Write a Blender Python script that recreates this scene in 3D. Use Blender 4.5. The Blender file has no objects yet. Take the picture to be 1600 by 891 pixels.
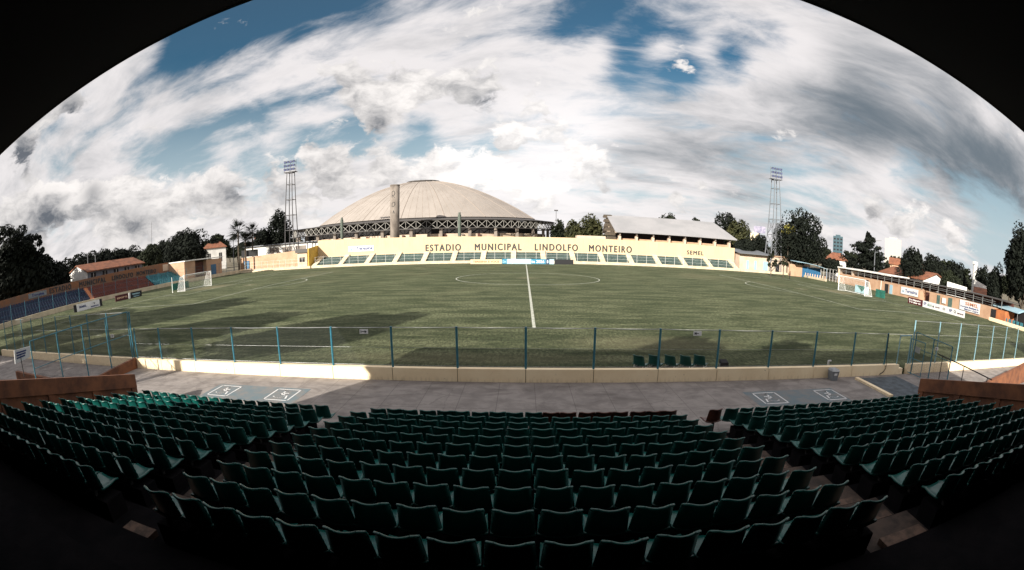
import bpy, bmesh, math, random
from mathutils import Vector, Matrix
R = math.radians
rnd = random.Random(7)
C = bpy.context.scene.collection
sc = bpy.context.scene

# ---------------------------------------------------------------- camera (a fisheye held under the stand roof)
CAM = Vector((-0.6365, 0.0, 4.8487))
YAW, PITCH, ROLL = -0.023388, -0.219116, 0.002235
FWD = Vector((math.sin(YAW)*math.cos(PITCH), math.cos(YAW)*math.cos(PITCH), math.sin(PITCH)))
RGT = Vector((math.cos(YAW), -math.sin(YAW), 0))
UPV = RGT.cross(FWD)
RGT, UPV = math.cos(ROLL)*RGT + math.sin(ROLL)*UPV, -math.sin(ROLL)*RGT + math.cos(ROLL)*UPV
cd = bpy.data.cameras.new('camera'); cam = bpy.data.objects.new('camera', cd); C.objects.link(cam)
m3 = Matrix((RGT, UPV, -FWD)).transposed()
cam.matrix_world = Matrix.Translation(CAM) @ m3.to_4x4()
cd.type = 'PANO'; cd.panorama_type = 'FISHEYE_LENS_POLYNOMIAL'
cd.sensor_width = 36; cd.fisheye_fov = R(180)
cd.fisheye_polynomial_k0 = 0
cd.fisheye_polynomial_k1 = -0.061260129
cd.fisheye_polynomial_k2 = -0.00013673450
cd.fisheye_polynomial_k3 = 5.504322e-06
cd.fisheye_polynomial_k4 = -5.867693e-07
cd.shift_y = 0.0988
cd.clip_end = 6000; cd.clip_start = 0.05
sc.camera = cam

# ---------------------------------------------------------------- exposure
sc.view_settings.view_transform = 'Standard'; sc.view_settings.look = 'None'
sc.view_settings.gamma = 1; sc.view_settings.use_curve_mapping = False
sc.view_settings.exposure = 0.9
try:
    sc.cycles.max_bounces = 6; sc.cycles.diffuse_bounces = 3; sc.cycles.transparent_max_bounces = 16
    sc.cycles.use_denoising = True
except Exception: pass

# ---------------------------------------------------------------- sun: light travels along (1.2, 1.94, -1)
SUN = Vector((1.2, 1.94, -1.0)).normalized()
ld = bpy.data.lights.new('sun', 'SUN'); lo = bpy.data.objects.new('sun', ld); C.objects.link(lo)
lo.rotation_euler = SUN.to_track_quat('-Z', 'Y').to_euler(); lo.location = (-60, -97, 50)
ld.energy = 5.0; ld.angle = R(0.5); ld.color = (1.0, 0.93, 0.82)

# ---------------------------------------------------------------- sky: physical sky behind layered clouds
class NT:
    def __init__(s, nt): s.t = nt; s.n = nt.nodes; s.l = nt.links
    def put(s, sock, v):
        if isinstance(v, bpy.types.NodeSocket): s.l.new(v, sock)
        elif v is not None: sock.default_value = v
    def math(s, op, a, b=None, c=None, clamp=False):
        n = s.n.new('ShaderNodeMath'); n.operation = op; n.use_clamp = clamp
        s.put(n.inputs[0], a); s.put(n.inputs[1], b); s.put(n.inputs[2], c); return n.outputs[0]
    def vm(s, op, a, b=None, out=0):
        n = s.n.new('ShaderNodeVectorMath'); n.operation = op
        s.put(n.inputs[0], a); s.put(n.inputs[1], b); return n.outputs[out]
    def xyz(s, v):
        n = s.n.new('ShaderNodeSeparateXYZ'); s.put(n.inputs[0], v); return n.outputs
    def comb(s, x, y, z):
        n = s.n.new('ShaderNodeCombineXYZ'); s.put(n.inputs[0], x); s.put(n.inputs[1], y); s.put(n.inputs[2], z); return n.outputs[0]
    def noise(s, v, scale, detail=6, rough=.5, dist=0.0, col=False):
        n = s.n.new('ShaderNodeTexNoise'); s.put(n.inputs['Vector'], v)
        n.inputs['Scale'].default_value = scale; n.inputs['Detail'].default_value = detail
        n.inputs['Roughness'].default_value = rough; n.inputs['Distortion'].default_value = dist
        return n.outputs[1] if col else n.outputs[0]
    def step(s, v, a, b, lo=0.0, hi=1.0, smooth=True):
        n = s.n.new('ShaderNodeMapRange'); n.interpolation_type = 'SMOOTHSTEP' if smooth else 'LINEAR'
        s.put(n.inputs[0], v); n.inputs[1].default_value = a; n.inputs[2].default_value = b
        n.inputs[3].default_value = lo; n.inputs[4].default_value = hi; return n.outputs[0]
    def mix(s, f, a, b, mode='MIX'):
        n = s.n.new('ShaderNodeMix'); n.data_type = 'RGBA'; n.blend_type = mode
        s.put(n.inputs[0], f); s.put(n.inputs[6], a); s.put(n.inputs[7], b); return n.outputs[2]

w = bpy.data.worlds.new('World'); sc.world = w; w.use_nodes = True
T = NT(w.node_tree)
for n in list(T.n): T.n.remove(n)
out = T.n.new('ShaderNodeOutputWorld'); bg = T.n.new('ShaderNodeBackground')
T.l.new(bg.outputs[0], out.inputs[0])
sky = T.n.new('ShaderNodeTexSky'); sky.sky_type = 'NISHITA'; sky.sun_disc = False
sky.sun_elevation = math.asin(-SUN.z)
sky.sun_rotation = math.atan2(-SUN.x, -SUN.y) % (2*math.pi)
sky.air_density = 1.0; sky.dust_density = 0.6; sky.ozone_density = 2.5
tc = T.n.new('ShaderNodeTexCoord'); D = T.vm('NORMALIZE', tc.outputs['Generated'])
dx, dy, dz = T.xyz(D)
def hints(lst):
    """sum of soft lobes around (azimuth, elevation) with a radius in degrees and an amount"""
    tot = None
    for a, e, r, k in lst:
        v = (math.sin(R(a))*math.cos(R(e)), math.cos(R(a))*math.cos(R(e)), math.sin(R(e)))
        d = T.vm('DOT_PRODUCT', D, v, out=1)
        s2 = 1-math.cos(R(r))
        x = T.math('MULTIPLY_ADD', d, 1/s2, -1/s2)
        g = T.math('MULTIPLY', T.math('EXPONENT', x), k)
        tot = g if tot is None else T.math('ADD', tot, g)
    return tot
# high layer: sheets of thin cloud seen in perspective
den = T.math('MAXIMUM', T.math('ADD', dz, 0.23), 0.05)
px = T.math('DIVIDE', dx, den); py = T.math('DIVIDE', dy, den)
P = T.comb(T.math('MULTIPLY', T.math('ADD', px, T.math('MULTIPLY', py, .35)), .55), T.math('MULTIPLY', py, 1.0), 3.1)
warp = T.noise(P, 1.3, 3, .5, 0, col=True)
Pw = T.vm('ADD', P, T.vm('MULTIPLY', warp, (.38, .38, 0)))
n1 = T.noise(Pw, 2.4, 10, .58, .25)
# (azimuth, elevation, radius, amount): where the sheets open to blue (-) or close (+)
c1 = hints([(54, 16, 9, .22), (-40, 28.5, 5.5, -.8), (-46, 25.5, 3.5, -.55), (-32, 30.5, 4.5, -.8), (-22, 32, 5, -.6), (-8, 35, 6, -.65), (7, 30.5, 5, -.6), (15, 26.5, 5, -.62), (23, 25.5, 5, -.5), (20, 21.5, 3, -.55), (13, 21.5, 3, -.4), (27, 23, 2.2, -.5), (18, 24.4, 2.4, .42), (10, 25, 2.0, .30), (24, 25.5, 2.0, .3), (13, 28, 2.0, .2),
            (-20.6, 13.8, 3.2, -.75), (-27, 12.4, 2.6, -.65), (-34, 11.8, 3.4, -.62), (-42, 12.2, 3.6, -.6), (-13, 13.5, 2.4, -.6), (-48, 12.5, 2.5, -.35), (33, 27, 3, -.25), (-30, 9.5, 2, -.4),
            (51, 8.2, 3, -.35), (62, 7.8, 4, -.5), (60, 3, 5, -.35), (57, 10.5, 2.0, -.5), (30, 4.5, 6, -.15)])
n1b = T.noise(T.vm('MULTIPLY', Pw, (1.2, 1, 1)), 8.0, 8, .64, .3)
n1m = T.math('ADD', T.math('MULTIPLY_ADD', n1, 2.4, -.38), T.math('MULTIPLY_ADD', n1b, .85, -.40))
c1 = T.math('ADD', c1, T.step(dz, .68, .86, 0, 1.2))  # unseen overhead sky filled with cloud, added to brighten the shaded concourse
f1 = T.step(T.math('ADD', n1m, c1), .20, .90, .04, 1.0)
nd = T.noise(T.vm('ADD', Pw, (4.3, 1.7, 0)), 2.6, 9, .62, .2)
dk = hints([(14, 11.5, 6, .45), (22, 13, 6, .40), (31, 13.5, 7, .45), (40, 16.5, 7, .5), (52, 15.8, 7, .6), (57, 12.3, 5, .6), (64, 12, 7, .7), (44, 22, 6, .4), (63, 22, 8, .45), (28, 9.5, 5, .3),
            (36, 26, 4, -.3), (29, 18, 4, -.2), (47, 10.4, 2.6, -.5), (36, 9.5, 3, -.3), (-43, 18, 7, .15), (-58, 16, 8, .25), (2, 13, 7, -.25), (8, 17, 6, -.2), (-30, 21, 9, -.25), (-15, 26, 7, -.1), (18, 6, 9, -.15), (62.7, 19.4, 2.4, -.6)])
g1 = T.step(T.math('ADD', T.math('MULTIPLY_ADD', nd, 2.7, -1.42), dk), -.30, 1.25)
col1 = T.mix(g1, (.485, .463, .462, 1), (.092, .110, .128, 1))
# low layer: heaped clouds with flat grey undersides
q = T.comb(dx, dy, T.math('MULTIPLY', dz, 1.7))
wq = T.noise(q, 11, 4, .55, 0, col=True)
qw = T.vm('ADD', q, T.vm('MULTIPLY', T.vm('SUBTRACT', wq, (.5, .5, .5)), (.075, .075, .075)))
def cumn(off):
    v = T.vm('ADD', qw, (0, 0, off)) if off else qw
    return T.noise(v, 6.8, 11, .60, .0)
n2 = cumn(0.0); n2u = cumn(.045)
c2 = hints([(45, 20, 10, -.14), (56, 14, 8, -.14), (12, 29, 9, -.10), (-40, 26, 5, -.14), (-24, 29, 6, -.1), (-57, 10.3, 3.6, .34), (-62, 8.0, 4, .34), (-50, 9.0, 3.4, .34), (-44, 6, 5, .30), (-38, 7.6, 3.4, .38), (-50, 4.5, 6, .34), (-65, 5, 6, .34), (-33, 5, 4, .3), (-28, 5.5, 4, .3),
            (-27, 12.4, 1.5, .34), (-24.5, 10, 2.4, .36), (-22, 7, 4, .36), (-17, 8.8, 3.0, .38), (-12, 9.5, 3.4, .38), (-7, 9.0, 4, .38), (-1, 9.5, 5.5, .38), (6, 8, 5, .28), (7, 13.5, 3.5, .24),
            (-59, 19.5, 1.9, .36), (-66, 14.3, 2.5, .36), (-62, 17.5, 1.2, .15), (-64, 12, 1.6, .2),
            (-18.5, 16.8, 3.2, .40), (-21, 20.5, 3.0, .36), (-12.5, 18.8, 3.2, .38), (-6.5, 18.0, 2.8, .38), (-15, 20.5, 2.5, .25), (-37.5, 31.5, 3.2, .34),
            (50, 4.4, 5, .34), (38.9, 6.1, 1.8, .30), (36.5, 5.4, 1.0, .26), (44, 6.0, 1.2, .3), (47.5, 4.9, .9, .26), (56, 5, 2.4, .28), (19, 6.0, .9, .3), (22.5, 7.6, 1.2, .3), (10, 6.3, .9, .26)])
m2 = T.math('ADD', T.math('MULTIPLY_ADD', n2, 2.0, -.5), T.math('SUBTRACT', c2, .285))
f2 = T.step(m2, .43, .60)
sh = T.math('SUBTRACT', n2u, n2)
dk2 = hints([(-59, 19, 2.2, .6), (-66, 13.7, 2.6, .6), (-55.0, 9.0, 1.6, .5), (-61, 6.8, 2.4, .45), (-49.5, 5.4, 2.5, .3), (-18, 14.9, 1.8, .4), (-5.2, 17.2, 1.6, .4), (-13, 17.5, 5, -.15), (-36, 6.5, 2.0, .4), (-7.7, 8.5, 5, -.20), (0, 8, 6, -.22), (-24.5, 7.3, 1.8, .2), (39.5, 5.9, 2, .12), (44, 5.6, 1.2, .1), (47.5, 4.6, 1.0, .2), (-64, 4, 5, .25), (50, 4, 4, -.15), (-13, 5.8, 2, .15)])
g2 = T.math('ADD', T.math('ADD', T.step(sh, -.16, .24, 0, .80), dk2), T.step(n2, .35, .70, -.06, .14), clamp=True)
col2 = T.mix(g2, (.575, .548, .530, 1), (.080, .089, .104, 1))
# bright cloud bank in the middle; unseen overhead glow added to lighten shade
gl = hints([(0, 11, 9, .06), (-7, 8, 5, .03), (9, 14, 7, .04), (8, 5, 8, .03), (0, 78, 24, .12)])
skc = T.mix(1.0, sky.outputs[0], (.10, .10, .10, 1), 'MULTIPLY')
tint = T.mix(1.0, skc, (.095, .335, .37, 1), 'MULTIPLY')
hz = T.step(dz, 0.02, .42)
skyc = T.mix(hz, (.29, .345, .368, 1), tint)
c = T.mix(T.math('MULTIPLY', f1, .97), skyc, col1)
c = T.mix(f2, c, col2)
c = T.mix(1.0, c, T.comb(gl, gl, gl), 'ADD')
low = T.step(dz, -.04, -.015)
c = T.mix(low, (.12, .12, .10, 1), c)
T.l.new(c, bg.inputs[0]); bg.inputs[1].default_value = 1.0
w.cycles.sampling_method = 'MANUAL'; w.cycles.sample_map_resolution = 512

# ---------------------------------------------------------------- helpers
F_, A_ = 721.08663, -0.0411554
def ray(u, v):
    """direction of a sight line of the survey photograph (1600 px wide)"""
    x, y = u-800.0, 533.5-v
    r = math.hypot(x, y); t = r/F_
    for _ in range(25): t = r/F_/(1+A_*t*t)
    return FWD*math.cos(t) + (RGT*x+UPV*y)/max(r, 1e-9)*math.sin(t)
def on_y(u, v, Y): d = ray(u, v); return CAM + d*((Y-CAM.y)/d.y)
def on_x(u, v, X): d = ray(u, v); return CAM + d*((X-CAM.x)/d.x)
def on_z(u, v, Z): d = ray(u, v); return CAM + d*((Z-CAM.z)/d.z)
def on_d(u, v, dist):
    d = ray(u, v); return CAM + d*(dist/math.hypot(d.x, d.y))

def mat(name, col, rough=.8, col2=None, scale=3.0, amt=1.0, bump=0.0, bscale=40, metal=0.0, spec=.5, detail=6, stretch=None, extra=None):
    m = bpy.data.materials.new(name); m.use_nodes = True
    t = NT(m.node_tree); b = t.n['Principled BSDF']
    b.inputs['Roughness'].default_value = rough; b.inputs['Metallic'].default_value = metal
    b.inputs['Specular IOR Level'].default_value = spec
    col = tuple(col)+(1,)
    g = t.n.new('ShaderNodeNewGeometry').outputs['Position']
    if stretch: g = t.vm('MULTIPLY', g, stretch)
    c = col
    if col2:
        f = t.step(t.noise(g, scale, detail, .6, .2), .35, .68)
        c = t.mix(t.math('MULTIPLY', f, amt), col, tuple(col2)+(1,))
    if extra: c = extra(t, g, c)
    t.put(b.inputs['Base Color'], c)
    if bump:
        n = t.n.new('ShaderNodeBump'); n.inputs['Strength'].default_value = bump; n.inputs['Distance'].default_value = .02
        t.l.new(t.noise(g, bscale, 4, .6), n.inputs['Height']); t.l.new(n.outputs[0], b.inputs['Normal'])
    return m
def netmat(name, col, pitch, wire, alpha_rough=.6, diamond=True):
    """wire netting: a see-through sheet with a real grid of wires in it"""
    m = bpy.data.materials.new(name); m.use_nodes = True
    t = NT(m.node_tree); b = t.n['Principled BSDF']
    b.inputs['Base Color'].default_value = tuple(col)+(1,); b.inputs['Roughness'].default_value = alpha_rough
    uv = t.n.new('ShaderNodeUVMap').outputs[0]; x, y, z = t.xyz(uv)
    if diamond: a = t.math('ADD', x, y); d = t.math('SUBTRACT', x, y)
    else: a, d = x, y
    def wr(q):
        f = t.math('FRACT', t.math('DIVIDE', q, pitch)); return t.math('LESS_THAN', f, wire/pitch)
    fac = t.math('MAXIMUM', wr(a), wr(d))
    tr = t.n.new('ShaderNodeBsdfTransparent'); mx = t.n.new('ShaderNodeMixShader')
    t.l.new(fac, mx.inputs[0]); t.l.new(tr.outputs[0], mx.inputs[1]); t.l.new(b.outputs[0], mx.inputs[2])
    t.l.new(mx.outputs[0], t.n['Material Output'].inputs[0]); return m

def hang(o, parent):
    """parent a piece modelled in world coordinates to the empty at its thing's base"""
    if parent is None: return
    o.parent = parent
    if parent.type == 'EMPTY': o.matrix_parent_inverse = Matrix.Translation(-parent.location)
class MB:
    """collects shapes and links them as one mesh object"""
    def __init__(s): s.v = []; s.f = []; s.mi = []; s.uv = {}
    def quad(s, a, b, c, d, m=0, uv=None):
        i = len(s.v); s.v += [tuple(a), tuple(b), tuple(c), tuple(d)]; s.f.append((i, i+1, i+2, i+3)); s.mi.append(m)
        if uv: s.uv[len(s.f)-1] = uv
        return s
    def tri(s, a, b, c, m=0):
        i = len(s.v); s.v += [tuple(a), tuple(b), tuple(c)]; s.f.append((i, i+1, i+2)); s.mi.append(m); return s
    def hexa(s, p, m=0):
        """8 corners: bottom ring 0-3, top ring 4-7"""
        i = len(s.v); s.v += [tuple(q) for q in p]
        for f in ((0,3,2,1),(4,5,6,7),(0,1,5,4),(1,2,6,5),(2,3,7,6),(3,0,4,7)):
            s.f.append(tuple(i+k for k in f)); s.mi.append(m)
        return s
    def box(s, x0, x1, y0, y1, z0, z1, m=0, rot=0, o=(0,0,0)):
        p = [(x0,y0,z0),(x1,y0,z0),(x1,y1,z0),(x0,y1,z0),(x0,y0,z1),(x1,y0,z1),(x1,y1,z1),(x0,y1,z1)]
        if rot or o != (0,0,0):
            c, sn = math.cos(rot), math.sin(rot)
            p = [(o[0]+a*c-b*sn, o[1]+a*sn+b*c, o[2]+z) for a, b, z in p]
        return s.hexa(p, m)
    def tube(s, a, b, r, r2=None, n=8, m=0, cap=True):
        a, b = Vector(a), Vector(b); r2 = r if r2 is None else r2
        d = (b-a).normalized(); u = d.orthogonal().normalized(); w_ = d.cross(u); i = len(s.v)
        for q, rr in ((a, r), (b, r2)):
            for k in range(n):
                t = 2*math.pi*k/n; s.v.append(tuple(q+(u*math.cos(t)+w_*math.sin(t))*rr))
        for k in range(n):
            s.f.append((i+k, i+(k+1) % n, i+n+(k+1) % n, i+n+k)); s.mi.append(m)
        if cap:
            s.f.append(tuple(i+k for k in range(n))[::-1]); s.mi.append(m)
            s.f.append(tuple(i+n+k for k in range(n))); s.mi.append(m)
        return s
    def path(s, pts, r, n=6, m=0):
        for a, b in zip(pts[:-1], pts[1:]): s.tube(a, b, r, n=n, m=m)
        return s
    def build(s, name, mats, parent=None, smooth=False):
        me = bpy.data.meshes.new(name); me.from_pydata(s.v, [], s.f)
        for mm in (mats if isinstance(mats, (list, tuple)) else [mats]): me.materials.append(mm)
        for p, k in zip(me.polygons, s.mi): p.material_index = k; p.use_smooth = smooth
        if s.uv:
            ul = me.uv_layers.new(name='UVMap')
            for fi, uv in s.uv.items():
                for li, q in zip(me.polygons[fi].loop_indices, uv): ul.data[li].uv = q
        o = bpy.data.objects.new(name, me); C.objects.link(o)
        hang(o, parent)
        return o
def tag(o, label=None, cat=None, group=None, kind=None):
    if label: o['label'] = label
    if cat: o['category'] = cat
    if group: o['group'] = group
    if kind: o['kind'] = kind
    return o
def thing(name, label, cat, loc=(0,0,0), rz=0, group=None):
    o = bpy.data.objects.new(name, None); C.objects.link(o); o.location = loc; o.rotation_euler = (0,0,rz); o.empty_display_size = .2
    return tag(o, label, cat, group)
def struct(name, mb, m): return tag(mb.build(name, m), kind='structure')
def copy_tree(o, parent=None):
    c = o.copy(); C.objects.link(c)
    if parent is not None: c.parent = parent; c.matrix_parent_inverse = o.matrix_parent_inverse.copy()
    for ch in list(o.children): copy_tree(ch, c)
    return c
def text_mesh(name, txt, size, m, loc, xdir, updir=(0,0,1), parent=None, bold=0.0, depth=.02, width=None, align='LEFT', spacing=1.0, fat=0.0):
    """lettering as real extruded letters standing on a wall"""
    cu = bpy.data.curves.new(name, 'FONT'); cu.body = txt; cu.size = size; cu.extrude = depth; cu.offset = bold; cu.align_x = align; cu.space_character = spacing
    o = bpy.data.objects.new(name, cu); C.objects.link(o)
    bpy.context.view_layer.update()
    me = bpy.data.meshes.new_from_object(o.evaluated_get(bpy.context.evaluated_depsgraph_get()))
    bpy.data.objects.remove(o); bpy.data.curves.remove(cu)
    xs = [v.co.x for v in me.vertices]; wd = max(xs)-min(xs); x0 = min(xs)
    fx = (width/wd) if width else 1.0
    X = Vector(xdir).normalized(); U = Vector(updir).normalized(); N = X.cross(U); L = Vector(loc)
    for v in me.vertices:
        c = v.co; v.co = L + X*((c.x-(x0 if width else 0))*fx) + U*c.y + N*c.z
    if fat:
        vs = [tuple(v.co) for v in me.vertices]; fs = [tuple(p.vertices) for p in me.polygons]; n_ = len(vs); V2 = []; F2 = []
        for k, (ox, oz) in enumerate(((-fat, 0), (0, 0), (fat, 0), (0, fat*.6), (0, -fat*.6))):
            V2 += [tuple(Vector(v)+X*ox+U*oz+N*.002*k) for v in vs]; F2 += [tuple(i+n_*k for i in f) for f in fs]
        me = bpy.data.meshes.new(name); me.from_pydata(V2, [], F2)
    me.materials.clear(); me.materials.append(m)
    o = bpy.data.objects.new(name, me); C.objects.link(o)
    hang(o, parent)
    return o

# ---------------------------------------------------------------- materials
def tiles(t, g, c):
    x, y, z = t.xyz(g)
    f = t.math('FRACT', t.math('MULTIPLY', t.math('ADD', x, t.math('MULTIPLY', y, .001)), 2.2))
    return t.mix(t.math('MULTIPLY', t.step(f, .5, .95), .45), c, (.10, .035, .02, 1))
def grasscol(t, g, c):
    n = t.noise(t.vm('MULTIPLY', g, (.45, 1.5, 1)), .42, 10, .74, .4)
    c = t.mix(t.step(n, .38, .62), (.070, .086, .042, 1), (.200, .216, .122, 1))
    n3 = t.noise(t.vm('MULTIPLY', g, (.10, .55, 1)), 1.0, 6, .6, .8)
    c = t.mix(t.math('MULTIPLY', t.step(n3, .50, .68), .55), c, (.048, .064, .034, 1))
    n4 = t.noise(t.vm('MULTIPLY', g, (1.2, 2.4, 1)), 3.2, 9, .78, .0)
    c = t.mix(t.math('MULTIPLY', t.step(n4, .40, .66), .55), c, (.024, .031, .016, 1))
    n5 = t.noise(g, .045, 4, .6, .6)
    c = t.mix(t.math('MULTIPLY', t.step(t.noise(t.vm('MULTIPLY', g, (1, .28, 1)), 8.0, 6, .85), .42, .58), .68), c, (.014, .018, .009, 1))
    x, y, z = t.xyz(g)
    def spot(cx, cy, rx, ry, k, c):
        d = t.math('ADD', t.math('POWER', t.math('MULTIPLY', t.math('SUBTRACT', x, cx), 1/rx), 2.0), t.math('POWER', t.math('MULTIPLY', t.math('SUBTRACT', y, cy), 1/ry), 2.0))
        f = t.math('MULTIPLY', t.step(t.math('ADD', d, t.math('MULTIPLY', n4, 1.6)), 1.9, .5), k)
        return t.mix(f, c, (.22, .19, .12, 1))
    for q in ((-49, 59, 4.5, 5, .6), (49, 59, 4.5, 5, .6), (6, 21.5, 6, 2.2, .35), (-41, 59, 1.6, 1.6, .6), (41, 59, 1.6, 1.6, .6), (0, 59, 2, 2, .4), (-3, 18.5, 9, 1.2, .3)): c = spot(*q, c)
    bd = t.math('SINE', t.math('MULTIPLY', t.math('ADD', x, t.math('MULTIPLY', n5, 6.0)), .57))
    c = t.mix(t.math('MULTIPLY', t.step(bd, -.3, .3), .16), c, (.045, .06, .03, 1))
    return t.mix(t.math('MULTIPLY', t.step(n5, .55, .75), .4), c, (.20, .18, .11, 1))
M = {}
M['grass'] = mat('grass', (.1,.12,.05), .95, spec=.1, extra=grasscol, bump=1.0, bscale=26)
M['dirt'] = mat('dry_ground', (.16,.13,.09), .95, (.09,.085,.05), .3, bump=.5, bscale=6)
M['line'] = mat('line_paint', (.52,.52,.47), .8, (.20,.22,.15), 3.5, .85)
def slabs(t, g, c):
    x, y, z = t.xyz(g)
    fx = t.math('ABSOLUTE', t.math('SUBTRACT', t.math('FRACT', t.math('MULTIPLY', t.math('ADD', x, .2), 1/1.24)), .5))
    j1 = t.math('GREATER_THAN', fx, .492)
    fy = t.math('ABSOLUTE', t.math('SUBTRACT', t.math('FRACT', t.math('MULTIPLY', y, 1/1.9)), .5)); j2 = t.math('GREATER_THAN', fy, .494)
    st = t.noise(t.vm('MULTIPLY', g, (.5, 1.0, 1)), .8, 7, .65, 1.2)
    c = t.mix(t.math('MULTIPLY', t.step(st, .48, .66), .6), c, (.10, .085, .078, 1))
    vo = t.n.new('ShaderNodeTexVoronoi'); vo.feature = 'DISTANCE_TO_EDGE'; vo.inputs['Scale'].default_value = .42
    t.l.new(t.vm('ADD', g, t.vm('MULTIPLY', t.noise(g, 1.6, 4, .6, 0, col=True), (.5, .5, 0))), vo.inputs['Vector'])
    ck = t.math('MULTIPLY', t.math('LESS_THAN', vo.outputs[0], .004), .28)
    c = t.mix(ck, c, (.05, .042, .038, 1))
    return t.mix(t.math('MULTIPLY', t.math('MAXIMUM', j1, j2), .55), c, (.06, .05, .045, 1))
M['concrete'] = mat('concourse_concrete', (.265,.238,.222), .9, (.18,.16,.15), 1.4, extra=slabs, bump=.35, bscale=25)
M['aisle'] = mat('worn_aisle_concrete', (.085,.058,.045), .95, (.035,.026,.022), 3.0, bump=.3)
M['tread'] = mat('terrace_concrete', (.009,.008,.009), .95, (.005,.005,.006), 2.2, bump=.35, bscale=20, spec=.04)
M['riser'] = mat('worn_step_edge', (.17,.105,.075), .9, (.06,.04,.03), 5.0, bump=.3)
def chips(t, g, c):
    n = t.noise(g, 7.0, 7, .7, .5); c = t.mix(t.math('MULTIPLY', t.step(n, .64, .70), .8), c, (.19, .12, .065, 1))
    x, y, z = t.xyz(g)
    n2 = t.noise(t.vm('MULTIPLY', g, (5, 5, .8)), 2.0, 5, .6); lowf = t.step(z, -.02, -.25)
    return t.mix(t.math('MULTIPLY', t.math('MULTIPLY', lowf, t.step(n2, .45, .65)), .22), c, (.2, .14, .08, 1))
M['cream'] = mat('cream_paint', (.90,.74,.50), .75, (.82,.65,.42), 1.2, .8, extra=chips, bump=.15)
M['joint'] = mat('joint_dark_core', (.10,.07,.045), .9)  # dark core filling the joints between wall panels
def streaks(t, g, c):
    n = t.noise(t.vm('MULTIPLY', g, (1.6, 1.6, .16)), 1.0, 6, .7, .3); x, y, z = t.xyz(g)
    c = t.mix(t.math('MULTIPLY', t.math('MULTIPLY', t.step(n, .48, .68), t.step(z, 2.6, 5.6)), .45), c, (.40, .32, .2, 1))
    f = t.math('GREATER_THAN', t.math('ABSOLUTE', t.math('SUBTRACT', t.math('FRACT', t.math('MULTIPLY', x, 1/6.4)), .5)), .492)
    h = t.math('LESS_THAN', t.math('ABSOLUTE', t.math('SUBTRACT', z, 3.05)), .03)
    return t.mix(t.math('MULTIPLY', t.math('MAXIMUM', f, h), .3), c, (.42, .34, .22, 1))
M['yellow'] = mat('pale_yellow_paint', (.60,.455,.28), .8, (.53,.40,.24), .25, .6, extra=streaks)
M['mustard'] = mat('mustard_paint', (.56,.37,.07), .8, (.44,.28,.05), .5)
M['cream2'] = mat('cream_divider', (.62,.53,.38), .8, (.48,.40,.28), .8)
M['benchgreen'] = mat('terrace_green', (.085,.145,.125), .75, (.05,.085,.075), 1.5)
M['riserdark'] = mat('terrace_riser', (.055,.085,.078), .8, (.03,.05,.045), 1.5)
M['peach'] = mat('peach_paint', (.48,.31,.205), .85, (.38,.225,.14), .6, .8)
M['peachpale'] = mat('pale_peach_paint', (.58,.46,.35), .85, (.48,.37,.28), .5)
M['orange'] = mat('orange_paint', (.44,.15,.05), .85, (.30,.10,.04), .8)
M['brownwall'] = mat('red_brown_paint', (.21,.08,.035), .8, (.10,.038,.02), 1.7, extra=None, bump=.25)
M['darkred'] = mat('dark_red_brown', (.10,.03,.02), .8, (.05,.02,.015), 2)
M['white'] = mat('white_paint', (.74,.73,.70), .7, (.6,.59,.56), .8)
M['goalwhite'] = mat('goal_paint', (.85,.85,.83), .4)
M['black'] = mat('black_sheet', (.012,.012,.014), .8)
M['dark'] = mat('dark_opening', (.012,.011,.012), .9)
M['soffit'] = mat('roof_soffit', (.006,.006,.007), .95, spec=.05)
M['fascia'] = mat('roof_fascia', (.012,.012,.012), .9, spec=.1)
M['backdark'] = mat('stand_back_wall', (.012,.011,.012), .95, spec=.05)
M['postblue'] = mat('blue_post_paint', (.026,.155,.215), .45, (.018,.10,.14), 6, .6)
M['postlight'] = mat('pale_blue_post_paint', (.22,.38,.44), .5, (.12,.24,.30), 6, .6)
M['steel'] = mat('galvanised_steel', (.42,.43,.43), .45, (.30,.31,.31), 4, metal=.6)
M['mast'] = mat('mast_steel', (.055,.052,.055), .6)
M['mastpale'] = mat('pale_mast_steel', (.13,.14,.155), .6)
M['houseshade'] = mat('shaded_house_paint', (.16,.17,.20), .8, (.10,.11,.13), .6)  # shade on the long walls of the house put into the paint colour
M['lampglass'] = mat('floodlight_glass', (.16,.19,.34), .15, (.04,.05,.12), 3)
def seatvar(t, g, c):
    r = t.n.new('ShaderNodeObjectInfo').outputs['Random']
    c = t.mix(t.math('MULTIPLY', r, .45), c, t.mix(1.0, c, (.45, .6, .6, 1), 'MULTIPLY'))
    d = t.noise(g, 14.0, 6, .7); return t.mix(t.math('MULTIPLY', t.step(d, .55, .72), .10), c, (.16, .15, .13, 1))
def seat(name, a, b): return mat(name, a, .30, b, 2.5, .8, spec=.55, extra=seatvar)
M['seat'] = seat('green_seat_plastic', (.0075,.105,.090), (.005,.072,.063))
M['seatbrown'] = seat('brown_seat_plastic', (.11,.03,.015), (.08,.02,.012))
M['seatred'] = mat('maroon_seats', (.19,.055,.042), .6, (.10,.03,.025), 3)
M['seatteal'] = mat('teal_seats', (.045,.22,.26), .6, (.03,.12,.16), 3)
M['seatblue'] = mat('navy_seats', (.018,.035,.085), .6, (.012,.022,.05), 3)
M['bracket'] = mat('seat_bracket', (.02,.02,.02), .6)
def domecol(t, g, c):
    x, y, z = t.xyz(g)
    n = t.noise(t.vm('MULTIPLY', g, (1, 1, .25)), .35, 7, .7, .6)
    return t.mix(t.math('MULTIPLY', t.step(n, .42, .66), .40), c, (.21, .185, .165, 1))
M['dome'] = mat('dome_sheeting', (.30,.268,.243), .8, (.265,.236,.213), .12, extra=domecol)
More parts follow.
